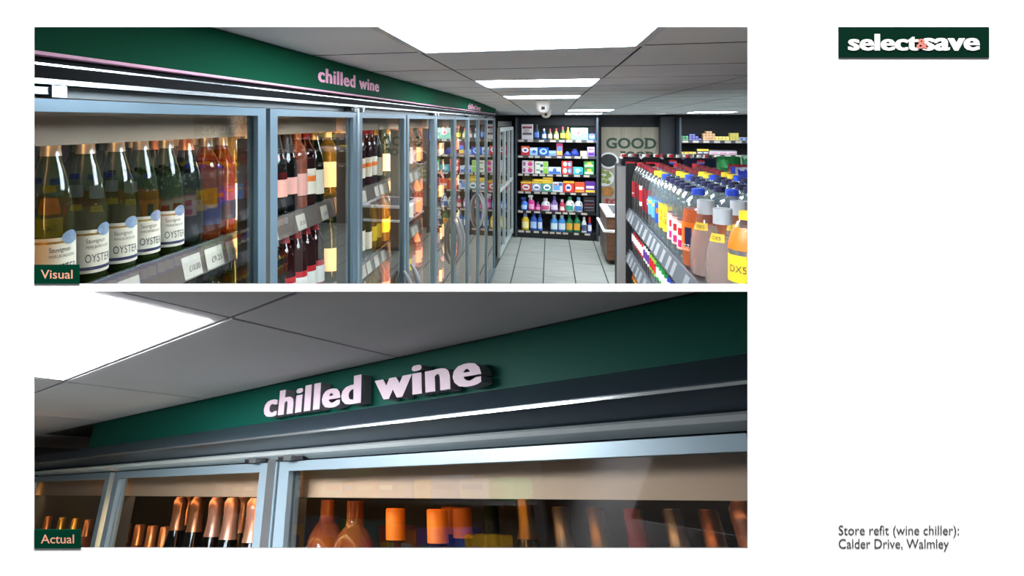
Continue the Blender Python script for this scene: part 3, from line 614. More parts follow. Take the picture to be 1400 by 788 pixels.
def lathe_good(label, x0, x1, z0, z1, y, prof, body, cap, lab, group, flat=0.6, name='product_bottle', capfrac=0.8, handle=False, spray=False, cat='bottle'):
    """prof: (radius fraction, height fraction) pairs of the body below the cap"""
    z0 += 0.001; cx_ = (x0 + x1) / 2; r = (x1 - x0) / 2; h = z1 - z0; cy_ = y + r * flat + 0.005
    t = thing(name, label, cat, (cx_, cy_, z0), group=group)
    part('body', MB().lathe([(a * r, z0 + b * h * capfrac) for a, b in prof], 14, sy=flat, cx=cx_, cy=cy_), shades(body), t, True)
    nr = prof[-1][0] * r * 1.15
    if spray:
        zt = z0 + h * capfrac
        part('trigger_head', MB().box(cx_ - r * 0.25, cx_ + r * 0.25, cy_ - r * .25, cy_ + r * .25, zt, zt + h * (1 - capfrac) * .55)
             .box(cx_ - r * 0.95, cx_ + r * 0.5, cy_ - r * .28, cy_ + r * .28, zt + h * (1 - capfrac) * .5, z1).hexa([(cx_ - r * .75, cy_ - .01, zt - h * .06), (cx_ - r * .6, cy_ - .01, zt - h * .06), (cx_ - r * .6, cy_ + .01, zt - h * .06), (cx_ - r * .75, cy_ + .01, zt - h * .06),
              (cx_ - r * .6, cy_ - .01, z1 - h * .06), (cx_ - r * .4, cy_ - .01, z1 - h * .06), (cx_ - r * .4, cy_ + .01, z1 - h * .06), (cx_ - r * .6, cy_ + .01, z1 - h * .06)]), shades(cap), t)
    else:
        part('cap', MB().lathe([(nr, z0 + h * capfrac), (nr, z1 - h * .02), (nr * .85, z1)], 12, sy=max(flat, .8), cx=cx_, cy=cy_), shades(cap), t, True)
    if handle:
        part('handle', MB().tube([(cx_ + r * .15, cy_, z0 + h * .74), (cx_ + r * .75, cy_, z0 + h * .66), (cx_ + r * .98, cy_, z0 + h * .46), (cx_ + r * .9, cy_, z0 + h * .3)], r * .17, 7), shades(body), t, True)
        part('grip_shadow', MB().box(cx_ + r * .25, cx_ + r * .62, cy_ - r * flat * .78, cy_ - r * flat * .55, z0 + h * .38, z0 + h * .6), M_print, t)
    for (u0, u1, v0, v1, c) in lab:
        a0, a1 = -PI / 2 + u0 * PI / 2, -PI / 2 + u1 * PI / 2; pr = []
        for q in range(5):
            v = v0 + (v1 - v0) * q / 4
            rr = next((p0[0] + (p1[0] - p0[0]) * (v / capfrac - p0[1]) / max(1e-6, p1[1] - p0[1]) for p0, p1 in zip(prof, prof[1:]) if p0[1] <= v / capfrac <= p1[1]), prof[-1][0])
            pr.append((rr * r * 1.02 + 0.001, z0 + h * v))
        part('label', MB().lathe(pr, 8, sy=flat, cx=cx_, cy=cy_, a0=a0, a1=a1), shades(c), t, True)
    return t
GX = 'goods on the rear cleaning shelves'; YG = YS + 0.02
def R(px0, px1, pyt, row): return bx(px0, YG), bx(px1, YG), RZ[row], max(RZ[row] + 0.03, bz((px0 + px1) / 2, pyt, YG))
SOAP = [(0.8, 0), (1, 0.05), (0.95, 0.5), (0.9, 0.65), (0.45, 0.9), (0.35, 1)]
JUG = [(0.85, 0), (1, 0.05), (1, 0.55), (0.8, 0.8), (0.45, 0.95), (0.4, 1)]
TALL = [(0.9, 0), (1, 0.04), (1, 0.75), (0.7, 0.92), (0.45, 1)]
WAIST = [(0.9, 0), (1, 0.06), (0.8, 0.4), (1, 0.6), (0.7, 0.85), (0.4, 1)]
# row 1
x0, x1, z0, z1 = R(713, 728.6, 170, 0); box_good('white and grey wrapped multipack at the left of the top cleaning shelf', x0, x1, z0, z1, YG, 'c9c6c6', [('r', .08, .92, .72, .86, '8a3040'), ('r', .1, .9, .3, .45, '5a5560'), ('e', .2, .7, .45, .75, 'a8a4a8')], GX)
for (a, b, t, body, cap, lb, d) in ((729.5, 737.3, 170.5, '1d2b4a', '15181c', '4a78b8', 'dark blue washing-up liquid bottle with black cap'), (740.5, 747, 176, '2a6aa8', 'c8d0d8', 'cfe4f4', 'pale blue washing-up liquid bottle with white cap'),
        (748.6, 755.2, 176, '7a7048', 'b03038', 'e8e0c8', 'olive washing-up liquid bottle with red cap'), (756.6, 764, 176, '8a9a3a', 'd02c34', 'f0ecd0', 'green washing-up liquid bottle with red cap'),
        (765.6, 773, 173.5, '3a5a28', 'c83040', 'e8d84a', 'dark green oil-style bottle with yellow label'), (773, 780, 174, 'b89a2a', '8a7a2a', 'd8b83a', 'amber yellow liquid bottle with gold cap')):
    x0, x1, z0, z1 = R(a, b, t, 0); lathe_good(d, x0, x1, z0, z1, YG, SOAP, body, cap, [(-.7, .7, .15, .5, lb)], GX)
x0, x1, z0, z1 = R(780.3, 804, 175, 0); box_good('pale teal and white wipes pack on the top cleaning shelf', x0, x1, z0, z1, YG, '6fa58f', [('r', .05, .95, .55, .97, 'd5e2d8'), ('e', .25, .65, .35, .8, 'f2ece6'), ('e', .34, .54, .48, .66, 'd04a50')], GX)
x0, x1, z0, z1 = R(804.3, 814.3, 183, 0); box_good('blue sponge pack at the right of the top cleaning shelf', x0, x1, z0, z1, YG, '2a5fc0', [('e', .15, .85, .2, .9, '8ab0ec'), ('e', .35, .65, .6, .98, 'd04a5a')], GX)
# row 2
for (a, b, t, base, acc, d) in ((712.3, 724, 200, 'c8283a', [('r', .05, .95, .75, .95, 'e07a30'), ('e', .1, .9, .3, .85, 'eef0f4'), ('e', .3, .7, .45, .7, '3a5ab0')], 'red washing powder box with white oval'),
        (724.3, 735, 202, '9cc4e8', [('r', .05, .95, .6, .95, 'dcebf6'), ('e', .3, .8, .3, .7, '2a6ab8')], 'pale blue washing tablet box'),
        (736, 750, 202, '1f58c0', [('e', .12, .85, .15, .9, 'a8d4f4'), ('e', .3, .7, .35, .75, '2a50b0')], 'royal blue detergent box with pale oval'),
        (750.3, 760.5, 206.5, '6f9fe0', [('r', .05, .95, .55, .9, 'a6c4f0')], 'low light blue tablet box'),
        (760.7, 769.2, 196, 'a84a6a', [('r', .1, .9, .1, .4, 'e8c83a'), ('e', .1, .9, .35, .75, '4a7ac8'), ('r', .05, .95, .8, .95, '7a2040')], 'tall maroon and yellow detergent box'),
        (793.5, 802.7, 207, 'c9b89a', [('r', .05, .95, .65, .95, 'e6dcc6')], 'low beige carton'),
        (803.3, 813, 201.3, '9a8ad0', [('r', .05, .95, .55, .95, 'd6dcf4'), ('r', .15, .85, .68, .85, 'c04a90'), ('r', .1, .9, .1, .4, '5a2a8c')], 'purple and white dishwasher tub')):
    x0, x1, z0, z1 = R(a, b, t, 1); box_good(d + ' on the second cleaning shelf', x0, x1, z0, z1, YG, base, acc, GX)
for n_, (a, b, t) in enumerate(((771, 780.5, 208.5), (779.5, 792.8, 205))):
    x0, x1, z0, z1 = R(a, b, t, 1); z0 += .001; r = (x1 - x0) / 2; t_ = thing('pouch', ('small' if n_ == 0 else 'larger') + ' crumpled blue pouch lying on the second cleaning shelf', 'pouch', ((x0 + x1) / 2, YG + .06 + .1 * n_, z0), group=GX)
    part('bag', MB().lathe([(r * .7, z0), (r, z0 + .25 * (z1 - z0)), (r * .8, z0 + .65 * (z1 - z0)), (r * .3, z1)], 9, sy=.5, cx=(x0 + x1) / 2, cy=YG + .06 + .1 * n_), shades('2443b8'), t_)
    part('seal', MB().box((x0 + x1) / 2 - r * .35, (x0 + x1) / 2 + r * .35, YG + .05 + .1 * n_, YG + .07 + .1 * n_, z1 - .01, z1 + .012), shades('5a7ae0'), t_)
# row 3: stacked cartons
for (a, b, tops, base, acc, d) in ((713.8, 730, (220, 228.5), 'd8d4da', [('e', .06, .3, .15, .85, 'a85a8a'), ('e', .48, .88, .15, .8, 'd83a86'), ('r', .5, .8, .8, .95, 'e8a03a')], 'white box with magenta print'),
        (731.3, 749.2, (221, 229.5), 'e4ead8', [('r', .62, .98, .05, .95, '8ac84a'), ('e', .4, .62, .1, .6, '3a4a8a'), ('r', .1, .4, .5, .7, '7a8a6a')], 'white and lime green box'),
        (768, 782.5, (220.5, 229), 'd83a30', [('e', .12, .5, .15, .9, 'f4e4d8'), ('e', .55, .95, .1, .95, '4a7ac8'), ('r', .66, .8, .3, .7, 'e8eef8')], 'red box with blue and white discs'),
        (798.3, 812.3, (220.5, 229.3), '2f9a50', [('r', .1, .9, .12, .42, 'd8e8c8'), ('e', .3, .75, .35, .85, 'b8d84a'), ('r', .05, .6, .8, .95, '7a4a30')], 'green box with pale band')):
    prev = None
    for n_, t in enumerate((tops[1], tops[0])):
        x0, x1, z0, z1 = R(a, b, t, 2); z0 = z0 if prev is None else prev; box_good('%s, %s of its stack on the third cleaning shelf' % (d, 'lower' if n_ == 0 else 'upper'), x0, x1, z0 + (.001 if n_ else 0), z1, YG, base, acc, GX); prev = z1
for (a, b, t, base, acc, d) in ((749.8, 767, 229, 'cfdcec', [('r', .05, .95, .05, .4, '3a7ad0'), ('e', .35, .65, .2, .9, '4a6ab8')], 'white and blue tissue box'), (783.5, 797, 229, '3fb0b8', [('e', .2, .75, .2, .85, 'a8e0e4'), ('r', .6, .95, .1, .4, '1f7a9a')], 'teal tissue box')):
    x0, x1, z0, z1 = R(a, b, t, 2); box_good(d + ' on the third cleaning shelf', x0, x1, z0, z1, YG, base, acc, GX)
# row 4
tops = [248.5, 248.5, 248.5, 249.5, 248, 249.5, 248.5]
for n_, (a, b, base, acc, d) in enumerate(((712, 726.3, 'c84a3a', [('r', 0, 1, .82, 1, 'e8c02a'), ('e', .15, .85, .12, .72, 'e8e4ea'), ('r', .3, .7, .3, .5, 'a03a5a')], 'red and yellow powder box'), (726.7, 740.5, '8a9ab0', [('r', 0, 1, .82, 1, 'e8c02a'), ('e', .15, .85, .12, .75, 'e4eaf0'), ('r', .3, .7, .3, .5, '4a5a9a')], 'grey-blue and yellow powder box'),
        (741, 754.8, '4aa08a', [('r', 0, 1, .82, 1, 'e8c02a'), ('e', .15, .85, .12, .75, 'e8f0ea'), ('r', .3, .7, .3, .5, '3a6a9a')], 'green and yellow powder box'), (755.3, 769.5, 'd8dfe8', [('r', .1, .7, .2, .7, '6aa8e0'), ('r', .6, .95, .65, .95, '3a6ab0'), ('r', .1, .5, .72, .85, 'c85a3a')], 'white and sky blue powder box'),
        (770, 785, 'd83028', [('r', 0, 1, .84, 1, 'f0b82a'), ('e', .2, .75, .1, .75, 'f0eef4'), ('r', .3, .65, .3, .55, '2a3a9a')], 'bright red powder box'), (785.8, 799.3, 'e0522a', [('r', .1, .9, .3, .55, 'f4e0d0'), ('r', .05, .95, .05, .2, 'e8a83a')], 'orange powder box'),
        (800, 814.3, '5a2a8c', [('r', .1, .85, .4, .62, 'e8e0f4'), ('r', .05, .95, .05, .25, 'e8c83a')], 'purple powder box'))):
    x0, x1, z0, z1 = R(a, b, tops[n_], 3); box_good(d + ' on the fourth cleaning shelf', x0, x1, z0, z1, YG, base, acc, GX)
zt = bz(730, 248.5, YG) + 0.002
for a, b, t0, t1, base, d in ((714, 730, 248.3, 241.5, '6a6420', 'dull olive box lying on the powder boxes'), (728, 756, 248.3, 245, 'd8b020', 'flat long yellow carton lying on the powder boxes'), (742, 756, 244.9, 242, 'e0bc28', 'flat short yellow carton on the long yellow carton')):
    Yq = YG + (0.16 if base == '6a6420' else 0.0); x0, x1 = bx(a, Yq), bx(b, Yq); h = bz(735, t1, Yq) - bz(735, t0, Yq); zz = zt if base != 'e0bc28' else zt + (bz(735, 245, YG) - bz(735, 248.3, YG)) + .002
    if base == '6a6420': x1 = bx(728, Yq); zz = RZ[3]; h = bz(735, 241.5, Yq) - zz
    box_good(d, x0, x1, zz, zz + h, Yq, base, [('r', .1, .9, .3, .7, 'f0d860')], GX, depth=.12)
# row 5
for (a, b, t, prof, body, cap, lb, kw, d) in ((712.3, 721.2, 270.5, TALL, '3a7ad8', '2a4a9a', 'b8d8f4', dict(spray=True, capfrac=.72), 'blue trigger spray bottle'), (721.8, 731, 267, TALL, 'd03a90', 'e8e4e8', 'f0a8d0', dict(spray=True, capfrac=.7), 'pink trigger spray bottle with white head'),
        (731.4, 739, 276.5, SOAP, 'b83a8a', '4a2a5a', 'e890c0', {}, 'small pink cleaner bottle with dark cap'), (739.8, 751.8, 271.3, JUG, 'e8e6ea', 'd8d4dc', 'd05a8a', dict(handle=True), 'white detergent jug with pink label'),
        (752.5, 763.2, 268.5, SOAP, '8a6ab0', '5a3a98', 'e8d8f0', dict(capfrac=.75), 'lilac fabric softener bottle with purple cap'), (764.6, 772.6, 273, WAIST, 'c83a5a', 'd8c0c8', 'f0e0d0', {}, 'crimson waisted softener bottle'),
        (773, 785, 269.5, JUG, 'e9ebe8', '2a9a5a', '3aa08a', dict(handle=True), 'white detergent jug with green cap'), (785.6, 796.6, 270.3, JUG, 'e4e9ee', '6ab0e0', '4a7ac0', dict(handle=True), 'white detergent jug with light blue cap')):
    x0, x1, z0, z1 = R(a, b, t, 4); lathe_good(d + ' on the fifth cleaning shelf', x0, x1, z0, z1, YG, prof, body, cap, [(-.65, .55, .1, .42, lb)], GX, **kw)
x0, x1, z0, z1 = R(798, 813.5, 269.5, 4); box_good('dark shrink-wrapped bin liner pack on the fifth cleaning shelf', x0, x1, z0, z1, YG, '1c1a20', [('r', .05, .9, .72, .78, '6a6a74'), ('r', .1, .95, .5, .55, '8a3a4a'), ('r', .05, .9, .3, .36, '74747c'), ('r', .2, .95, .12, .18, '5a5a62')], GX)
# row 6
for (a, b, t, prof, body, cap, lb, kw, d) in ((713, 723.3, 292, TALL, 'e8c22a', '8a9ab8', 'f4e6a0', {}, 'yellow powder tub with grey lid'), (724.6, 734.3, 291.5, TALL, '2a58b8', '1f3a7a', 'a8ccf0', {}, 'blue powder tub with dark lid'), (735.2, 741.5, 292.5, TALL, '3a70c8', '24469a', 'd8e4f4', {}, 'narrow blue tub'),
        (752.5, 762.8, 294.3, TALL, '3a8ad0', 'a8c0c8', 'd8ecf4', {}, 'first blue and white bleach bottle with grey cap'), (763.2, 773.5, 294.3, TALL, '3a8ad0', 'a8c0c8', 'dceef6', {}, 'second blue and white bleach bottle with grey cap'),
        (774, 783.2, 293.5, JUG, '1f8a5a', '1a6a48', 'e8b03a', dict(handle=True), 'first green cleaner bottle'), (784.2, 793.6, 293.5, JUG, '1f8a5a', '1a6a48', 'e8a83a', dict(handle=True), 'second green cleaner bottle'),
        (795, 802.4, 297, WAIST, 'e4e6ec', 'd0d4dc', '4a5a8a', {}, 'white waisted cleaner bottle'), (803.4, 809.3, 297, TALL, '2a4ab0', 'd02c34', 'e8ecf4', dict(capfrac=.62), 'blue cleaner bottle with tall red cap')):
    x0, x1, z0, z1 = R(a, b, t, 5); lathe_good(d + ' on the bottom cleaning shelf', x0, x1, z0, z1, YG, prof, body, cap, [(-.7, .6, .12, .5, lb)], GX, **kw)

# ------------------------------------------------------------------ rear wall: food graphic, counter, second bay
XP0, XP1 = bx(822, 11.2), bx(905, 11.2); ZP1 = bz(860, 174, 11.2)
po = thing('wall_graphic', 'wood-effect wall panel reading GOOD FOOD with painted bowls', 'sign', ((XP0 + XP1) / 2, 11.25, 0.42))
WOODP = mat('graphic_wood', '#8d8778', 0.7, noise=0.16, nscale=1.6, stretch=(6, 1, 0.8)); M_bowl = mat('graphic_bowl_white', '#c4cac8', 0.6); M_olive = mat('graphic_black_olives', '#1b1f22', 0.6, noise=0.5, nscale=40); M_olg = mat('graphic_green_olives', '#7e8a45', 0.6, noise=0.3, nscale=20)
npl = 3
for k in range(npl):
    a = XP0 + (XP1 - XP0) * k / npl; b = XP0 + (XP1 - XP0) * (k + 1) / npl
    part('plank', MB().box(a + .003, b - .003, 11.20, 11.23, 0.45, ZP1), WOODP, po)
part('frame', MB().box(XP0 - .05, XP1 + .05, 11.23, 11.26, 0.42, ZP1 + .03), M_navy, po)
M_gletter = mat('graphic_letter_green', '#26402f', 0.8)
def serif(q, thick):
    return q
for txt, x0, x1, yb, yt in (('GOOD', 828.5, 897.5, 202.8, 188.5), ('FOOD', 848.5, 894.5, 217.5, 207)):
    xa, xb = bx(x0, 11.195), bx(x1, 11.195); z0 = bz(860, yb, 11.195); z1 = bz(860, yt, 11.195)
    for q in text_fit(txt, xb - xa, z1 - z0, bold=0.03):
        part('letter', text_mb([q], lambda X, Y, Z: (xa + X, 11.196, z0 + Y)), M_gletter, po)
    g_ = text_fit(txt, xb - xa, z1 - z0, bold=0.03); hgt = z1 - z0
    for n_, (vs, fs) in enumerate(g_):    # slab serifs on straight stems
        l = min(v[0] for v in vs)
        if txt[n_] in 'DF':
            for zz in (0, hgt * .9): part('serif', MB().box(xa + l - hgt * .10, xa + l + hgt * .28, 11.193, 11.197, z0 + zz, z0 + zz + hgt * .1), M_gletter, po)
def disc(px, py, rx, ry, m, y, nm, inner=None):
    cx_, cz_ = bx(px, 11.19), bz(px, py, 11.19); sc = (bx(px + 10, 11.19) - bx(px, 11.19)) / 10
    vs = [(cx_ + rx * sc * math.cos(2 * PI * i / 28), y, cz_ + ry * sc * math.sin(2 * PI * i / 28)) for i in range(28)]
    vs = [(max(XP0, v[0]), v[1], v[2]) for v in vs]
    part(nm, MB().prism(vs, (0, 0.004, 0)), m, po)
disc(832, 219.5, 13.5, 12, M_bowl, 11.190, 'bowl'); disc(832, 219.5, 11, 9.3, M_olive, 11.185, 'black_olives')
disc(826, 243.5, 13.5, 12, M_bowl, 11.190, 'bowl')
for dx, dy in ((0, -4), (6, -3), (-2, 3), (5, 4), (1, 9), (7, 10), (9, 1)): disc(824 + dx, 239 + dy, 3.6, 2.9, M_olg, 11.184, 'green_olive')
disc(831, 262, 9, 7, mat('graphic_bread', '#9a6a34', .7, noise=.3, nscale=10), 11.19, 'bread')
for q in text_fit('to', bx(846, 11.19) - bx(826.5, 11.19), bz(830, 270, 11.19) - bz(830, 279.5, 11.19), bold=.03):
    part('letter', text_mb([q], lambda X, Y, Z: (bx(826.5, 11.19) + X, 11.194, bz(830, 279.5, 11.19) + Y)), mat('graphic_letter_red', '#9a2c2c', .7), po)
solo('wall_post', MB().bbox(bx(906.5), bx(927.5), YS + .25, YB - 0.005, 0, 2.19, 0.005), M_navy, 'dark navy column between the food graphic and the right shelving', 'column', (bx(917), 11.1, 0))
solo('sensor', MB().bbox(bx(904.3, 11.1), bx(906.3, 11.1), 11.15, 11.19, bz(905, 176, 11.1), bz(905, 174, 11.1), .003), M_white, 'tiny white sensor at the corner of the food graphic', 'sensor', (bx(905, 11.1), 11.17, bz(905, 176, 11.1)))
# wooden counter
ct = thing('serving_counter', 'low wood-panelled counter with white top and guard rail behind the drinks gondola', 'counter', (1.15, 9.7, 0))
M_wood = mat('counter_wood', '#6a4630', 0.5, noise=0.3, nscale=3, stretch=(1, 1, 8)); M_woodp = mat('counter_wood_grey', '#77665a', 0.5, noise=0.15, nscale=3, stretch=(1, 4, 1))
part('body', MB().box(0.80, 1.55, 9.10, 10.25, 0.07, 0.70), M_woodp, ct); part('plinth', MB().box(0.86, 1.5, 9.16, 10.2, 0, 0.07), M_black, ct)
for k in range(4): part('front_plank', MB().box(0.80 + .1875 * k + .003, 0.80 + .1875 * (k + 1) - .003, 9.085, 9.10, 0.07, 0.70), M_wood, ct)
part('top', MB().box(0.79, 1.57, 9.07, 10.27, 0.70, 0.735), M_white, ct); part('tray_well', MB().box(0.9, 1.45, 9.2, 10.1, 0.7352, 0.745), M_wallgrey, ct)
part('guard_rail', MB().tube([(0.76, 10.2, .50), (0.76, 9.05, .50), (1.5, 9.05, .50)], 0.022, 8), M_white, ct)
for x, y in ((0.785, 10.15), (0.785, 9.2), (1.3, 9.07)): part('rail_bracket', MB().box(x - .025, x + .025, y - .02, y + .02, .49, .51), M_alu, ct)
# right bay
b2 = thing('shelving_bay', 'dark rear shelving bay of boxed groceries right of the navy column', 'shelving', (2.7, 11.0, 0), group='rear wall shelving')
X2, X3 = bx(928.5), bx(1060)
part('back_panel', MB().box(X2, X3, YB - 0.03, YB - 0.005, 0.3, 2.16), M_black, b2)
for k in range(3): part('back_slat', MB().box(X2 + .035, X3, YB - .045, YB - .03, 1.86 + .1 * k, 1.955 + .1 * k), M_navy, b2)
part('upright', MB().bbox(X2, X2 + .035, YS - .02, YB - .03, 0, 2.17, .004), M_post, b2)
Z2 = [bz(975, 192.2), bz(975, 211.5), bz(975, 236)]
for z in Z2:
    sh = part('shelf', MB().box(X2 + .035, X3, YS + .012, YB - .045, z - .02, z), M_shelf, b2); part('price_rail', MB().box(X2 + .035, X3, YS, YS + .012, z - .045, z + .002), M_shelf, sh)
    for k in range(8): part('price_card', MB().box(X2 + .05 + .16 * k, X2 + .14 + .16 * k, YS - .003, YS, z - .04, z - .005), M_card, sh)
G2 = 'boxed groceries on the right rear shelving'
def stack(px0, cols, rws, pw, ph, base, acc, d, ybase=191.8, drop=()):
    z = Z2[0] if ybase < 200 else Z2[1]; sc = bx(px0 + 10, YG) - bx(px0, YG); sc /= 10
    for c in range(cols):
        for r in range(rws):
            if (c, r) in drop: continue
            x0 = bx(px0, YG) + c * pw * sc
            box_good('%s, column %s, row %s' % (d, ORD[c], ORD[r]), x0 + .001, x0 + pw * sc - .001, z + r * ph * sc + .0005, z + (r + 1) * ph * sc, YG, base, acc, G2, depth=.1)
stack(929, 3, 2, 4.1, 3.4, '2f7a4a', [('r', .1, .9, .3, .7, '8ac89a')], 'small green carton on right rear top shelf')
stack(942, 4, 3, 4.3, 3.2, '3a3f9a', [('r', .1, .9, .35, .7, 'a8acd8')], 'small indigo carton on right rear top shelf', drop={(3, 2), (2, 2), (3, 1)})
stack(961, 4, 4, 4.2, 3.5, 'd8a878', [('r', .1, .9, .3, .7, 'e8c8a0')], 'small peach carton on right rear top shelf', drop={(3, 3), (0, 3)})
stack(978, 4, 2, 4.8, 3.1, 'e0cc5a', [('r', .1, .9, .3, .7, 'f0e4a0')], 'small pale yellow carton on right rear top shelf')
stack(998, 3, 4, 4.0, 2.9, 'd8c84a', [('r', .1, .9, .3, .7, 'efe69a')], 'small lemon yellow carton on right rear top shelf')
stack(1010.5, 2, 1, 7, 5, 'b8c4d8', [('e', .15, .85, .2, .8, '3a5ab0')], 'white and blue pack on right rear top shelf')
stack(953, 2, 1, 8, 8, '2a2f52', [('r', 0, 1, .6, 1, 'e0c42a'), ('r', .1, .9, .2, .4, 'd8d8e4')], 'navy jar box with yellow lid on right rear second shelf', ybase=211)
stack(970, 3, 1, 12.5, 6.5, 'd4d0d6', [('r', .1, .9, .15, .5, 'c88aa0'), ('r', 0, 1, .8, 1, '3a3a44')], 'white tub box with dark lid on right rear second shelf', ybase=211)
stack(930, 4, 1, 5.5, 3.5, 'c8a83a', [('r', .1, .9, .3, .7, 'e8d88a')], 'low mustard pack on right rear second shelf', ybase=211)

# ------------------------------------------------------------------ upper picture: the drinks gondola on the right
XG, YG0, YG1 = 0.50, 1.42, 4.17
gd = thing('drinks_gondola', 'dark metal gondola shelving packed with soft drink bottles along the aisle', 'shelving', (0.95, 2.8, 0))
M_steel = mat('end_panel_steel', '#8f8f8d', 0.5, 0.1); M_tick = mat('gondola_ticket', '#8d9194', 0.6); M_lip = mat('ticket_strip_grey', '#6f777c', 0.25, 0.2)
part('base', MB().box(0.53, 1.50, 2.6, YG1, 0, 0.12), M_dark, gd); part('spine', MB().box(0.985, 1.005, YG0, YG1, 0.9, 1.70), M_dark, gd)
part('end_panel', MB().bbox(0.435, 1.55, YG1 + .02, YG1 + .05, 0.0, 1.80, .004), M_steel, gd)
up = part('slotted_upright', MB().box(0.488, 0.545, YG1 - .004, YG1 + .02, 0.0, 1.82), M_black, gd)
for k in range(26): part('slot', MB().box(0.508, 0.518, YG1 - .006, YG1 - .004, 0.62 + .045 * k, 0.645 + .045 * k), M_dark, up)
part('end_top', MB().box(0.46, 1.55, YG1 + .05, YG1 + .42, 1.775, 1.795), M_dark, gd)
part('end_shelf_panel', MB().box(0.46, 1.55, YG1 + .05, YG1 + .42, 0, 1.775), M_dark, gd)
part('rear_shelf', MB().box(1.005, 1.50, YG0, YG1 + .018, 1.58, 1.60), M_shelf, gd)
for z, ys_ in ((1.515, YG0), (1.24, 1.9), (0.94, 2.6)):
    sh = part('shelf', MB().box(XG + .012, 0.985, ys_, YG1 - .006, z - .025, z), M_shelf, gd)
    part('ticket_strip', MB().hexa([(XG - .02, ys_, z - .055), (XG - .012, ys_, z - .058), (XG - .012, YG1 - .006, z - .058), (XG - .02, YG1 - .006, z - .055), (XG + .004, ys_, z + .012), (XG + .012, ys_, z + .012), (XG + .012, YG1 - .006, z + .012), (XG + .004, YG1 - .006, z + .012)]), M_lip, sh)
    y = ys_ + .06
    while y < YG1 - .12:
        wd = random.choice((.055, .07)); part('price_card', MB().hexa([(XG - .0195, y, z - .050), (XG - .0185, y, z - .050), (XG - .0185, y + wd, z - .050), (XG - .0195, y + wd, z - .050), (XG - .0015, y, z + .004), (XG - .0005, y, z + .004), (XG - .0005, y + wd, z + .004), (XG - .0015, y + wd, z + .004)]), M_tick, sh)
        y += wd + random.choice((.05, .08, .16))
TOPT = [(867, 'cola_red'), (873, 'cola_dark'), (880, 'cherry'), (888, 'pepper'), (894.5, 'lem_light'), (902.5, 'lem_blue'), (913, 'yellow_tag'), (931, 'pink_cream'), (954, 'lucozade'), (1001, 'peach'), (2000, 'yellow_clear')]
def pick(table, px): return next(k for b, k in table if px < b)
n = 0; y = YG1 - .075; cnt = {}
cols_ = []
while y > YG0 + .06:
    q_ = proj((XG + .025, y, 1.66))[0]
    if q_ > 934: break
    cols_.append((y, pick(TOPT, q_))); y -= 0.108
for q_, k in ((950, 'lucozade'), (964, 'peach'), (987, 'peach'), (1021, 'yellow_clear'), (1050, 'yellow_clear')): cols_.append((min(onX(q_, 300, XG + .064).y, cols_[-1][0] - .118), k))
for ci, (y, k) in enumerate(cols_):
    for row in range(3 if k == 'lucozade' else 4):
        kk = k
        if k == 'peach' and row > 1: kk = 'red_back'
        x = XG + (.068 + .109 * row if k != 'lucozade' else .070 + .121 * row)
        if k == 'peach' and row < 2: x = XG + .066 + .112 * row
        if k == 'peach' and row >= 2: x = XG + .066 + .112 * row + .002
        wh = 'front row' if row == 0 else '%s row back' % ORD[row]
        bottle(kk, (x, y + random.uniform(-.002, .002), 1.516), PI + 0.75 + random.uniform(-.12, .12), '%s, %s, %s from gondola end' % (short(kk), wh, ORD[ci]), 'large drink bottles on the gondola top shelf', detail=row == 0)
SMT = [(866.5, 's_blue'), (881, 's_red'), (889, 's_white'), (899, 's_lime'), (911, 's_green'), (2000, 's_bluew')]
y = YG1 - .05; ci = 0
while y > 2.15:
    k = pick(SMT, proj((XG + .025, y, 1.35))[0])
    for row in range(2): bottle(k, (XG + .05 + .07 * row, y, 1.241), PI + .7 + random.uniform(-.2, .2), '%s, %s, second shelf, %s from gondola end' % (short(k), 'front row' if row == 0 else 'row behind', ORD[ci]), 'small drink bottles on the gondola second shelf')
    y -= .0705; ci += 1
y = YG1 - .05; ci = 0
while y > 3.1:
    k = 's_orange' if proj((XG + .025, y, 1.05))[0] < 867 else 's_yellow'
    bottle(k, (XG + .05, y, .941), PI + .7, '%s, front row, third shelf, %s from gondola end' % (short(k), ORD[ci]), 'small drink bottles on the gondola third shelf'); y -= .0705; ci += 1
# multipacks on the end of the gondola
M_pack = mat('pack_black', '#14151b', .3); M_packn = mat('pack_navy', '#151a34', .3)
for k in range(4):
    x0 = 0.468 + .128 * k; nav = k == 3; w_ = .122 if k < 3 else .20; yy = YG1 + .06; zz = 1.796
    t = thing('bottle_multipack', '%s shrink-wrapped %s bottle multipack on top of the gondola end' % (['leftmost', 'second', 'third', 'rightmost'][k], 'navy' if nav else 'black'), 'multipack', (x0 + w_ / 2, yy + .08, zz), group='multipacks on the gondola end')
    part('wrap', MB().bbox(x0, x0 + w_, yy, yy + .17, zz, zz + .062, .012), M_packn if nav else M_pack, t)
    for i in range(3):
        for j in range(2): part('cap', MB().lathe([(.014, zz + .060), (.014, zz + .078), (.012, zz + .08)], 10, cx=x0 + w_ * (i + .5) / 3, cy=yy + .05 + .075 * j), [F_red, F_white, F_black][(i + j + k) % 3], t, True)
    cx_, cz_ = x0 + w_ * .5, zz + .034
    for nm, c0, c1, m in (('emblem_red', .1, PI - .1, F_red), ('emblem_blue', PI + .1, 2 * PI - .1, F_blue)):
        q = [(cx_ + .026 * math.cos(c0 + (c1 - c0) * i / 10), yy - .002, cz_ + .017 * math.sin(c0 + (c1 - c0) * i / 10)) for i in range(11)]
        if k >= 2: part(nm, MB().prism(q, (0, .0015, 0)), m, t)
    if k >= 2: part('lettering', text_mb(text_fit('pepsi', .04, .009), lambda X, Y, Z: (cx_ - .02 + X, yy - .003, cz_ - .004 + Y)), F_white, t)
    else: part('red_stripe', MB().box(x0 + w_ * .2, x0 + w_ * .7, yy - .0015, yy, zz + .02, zz + .032), F_red, t)
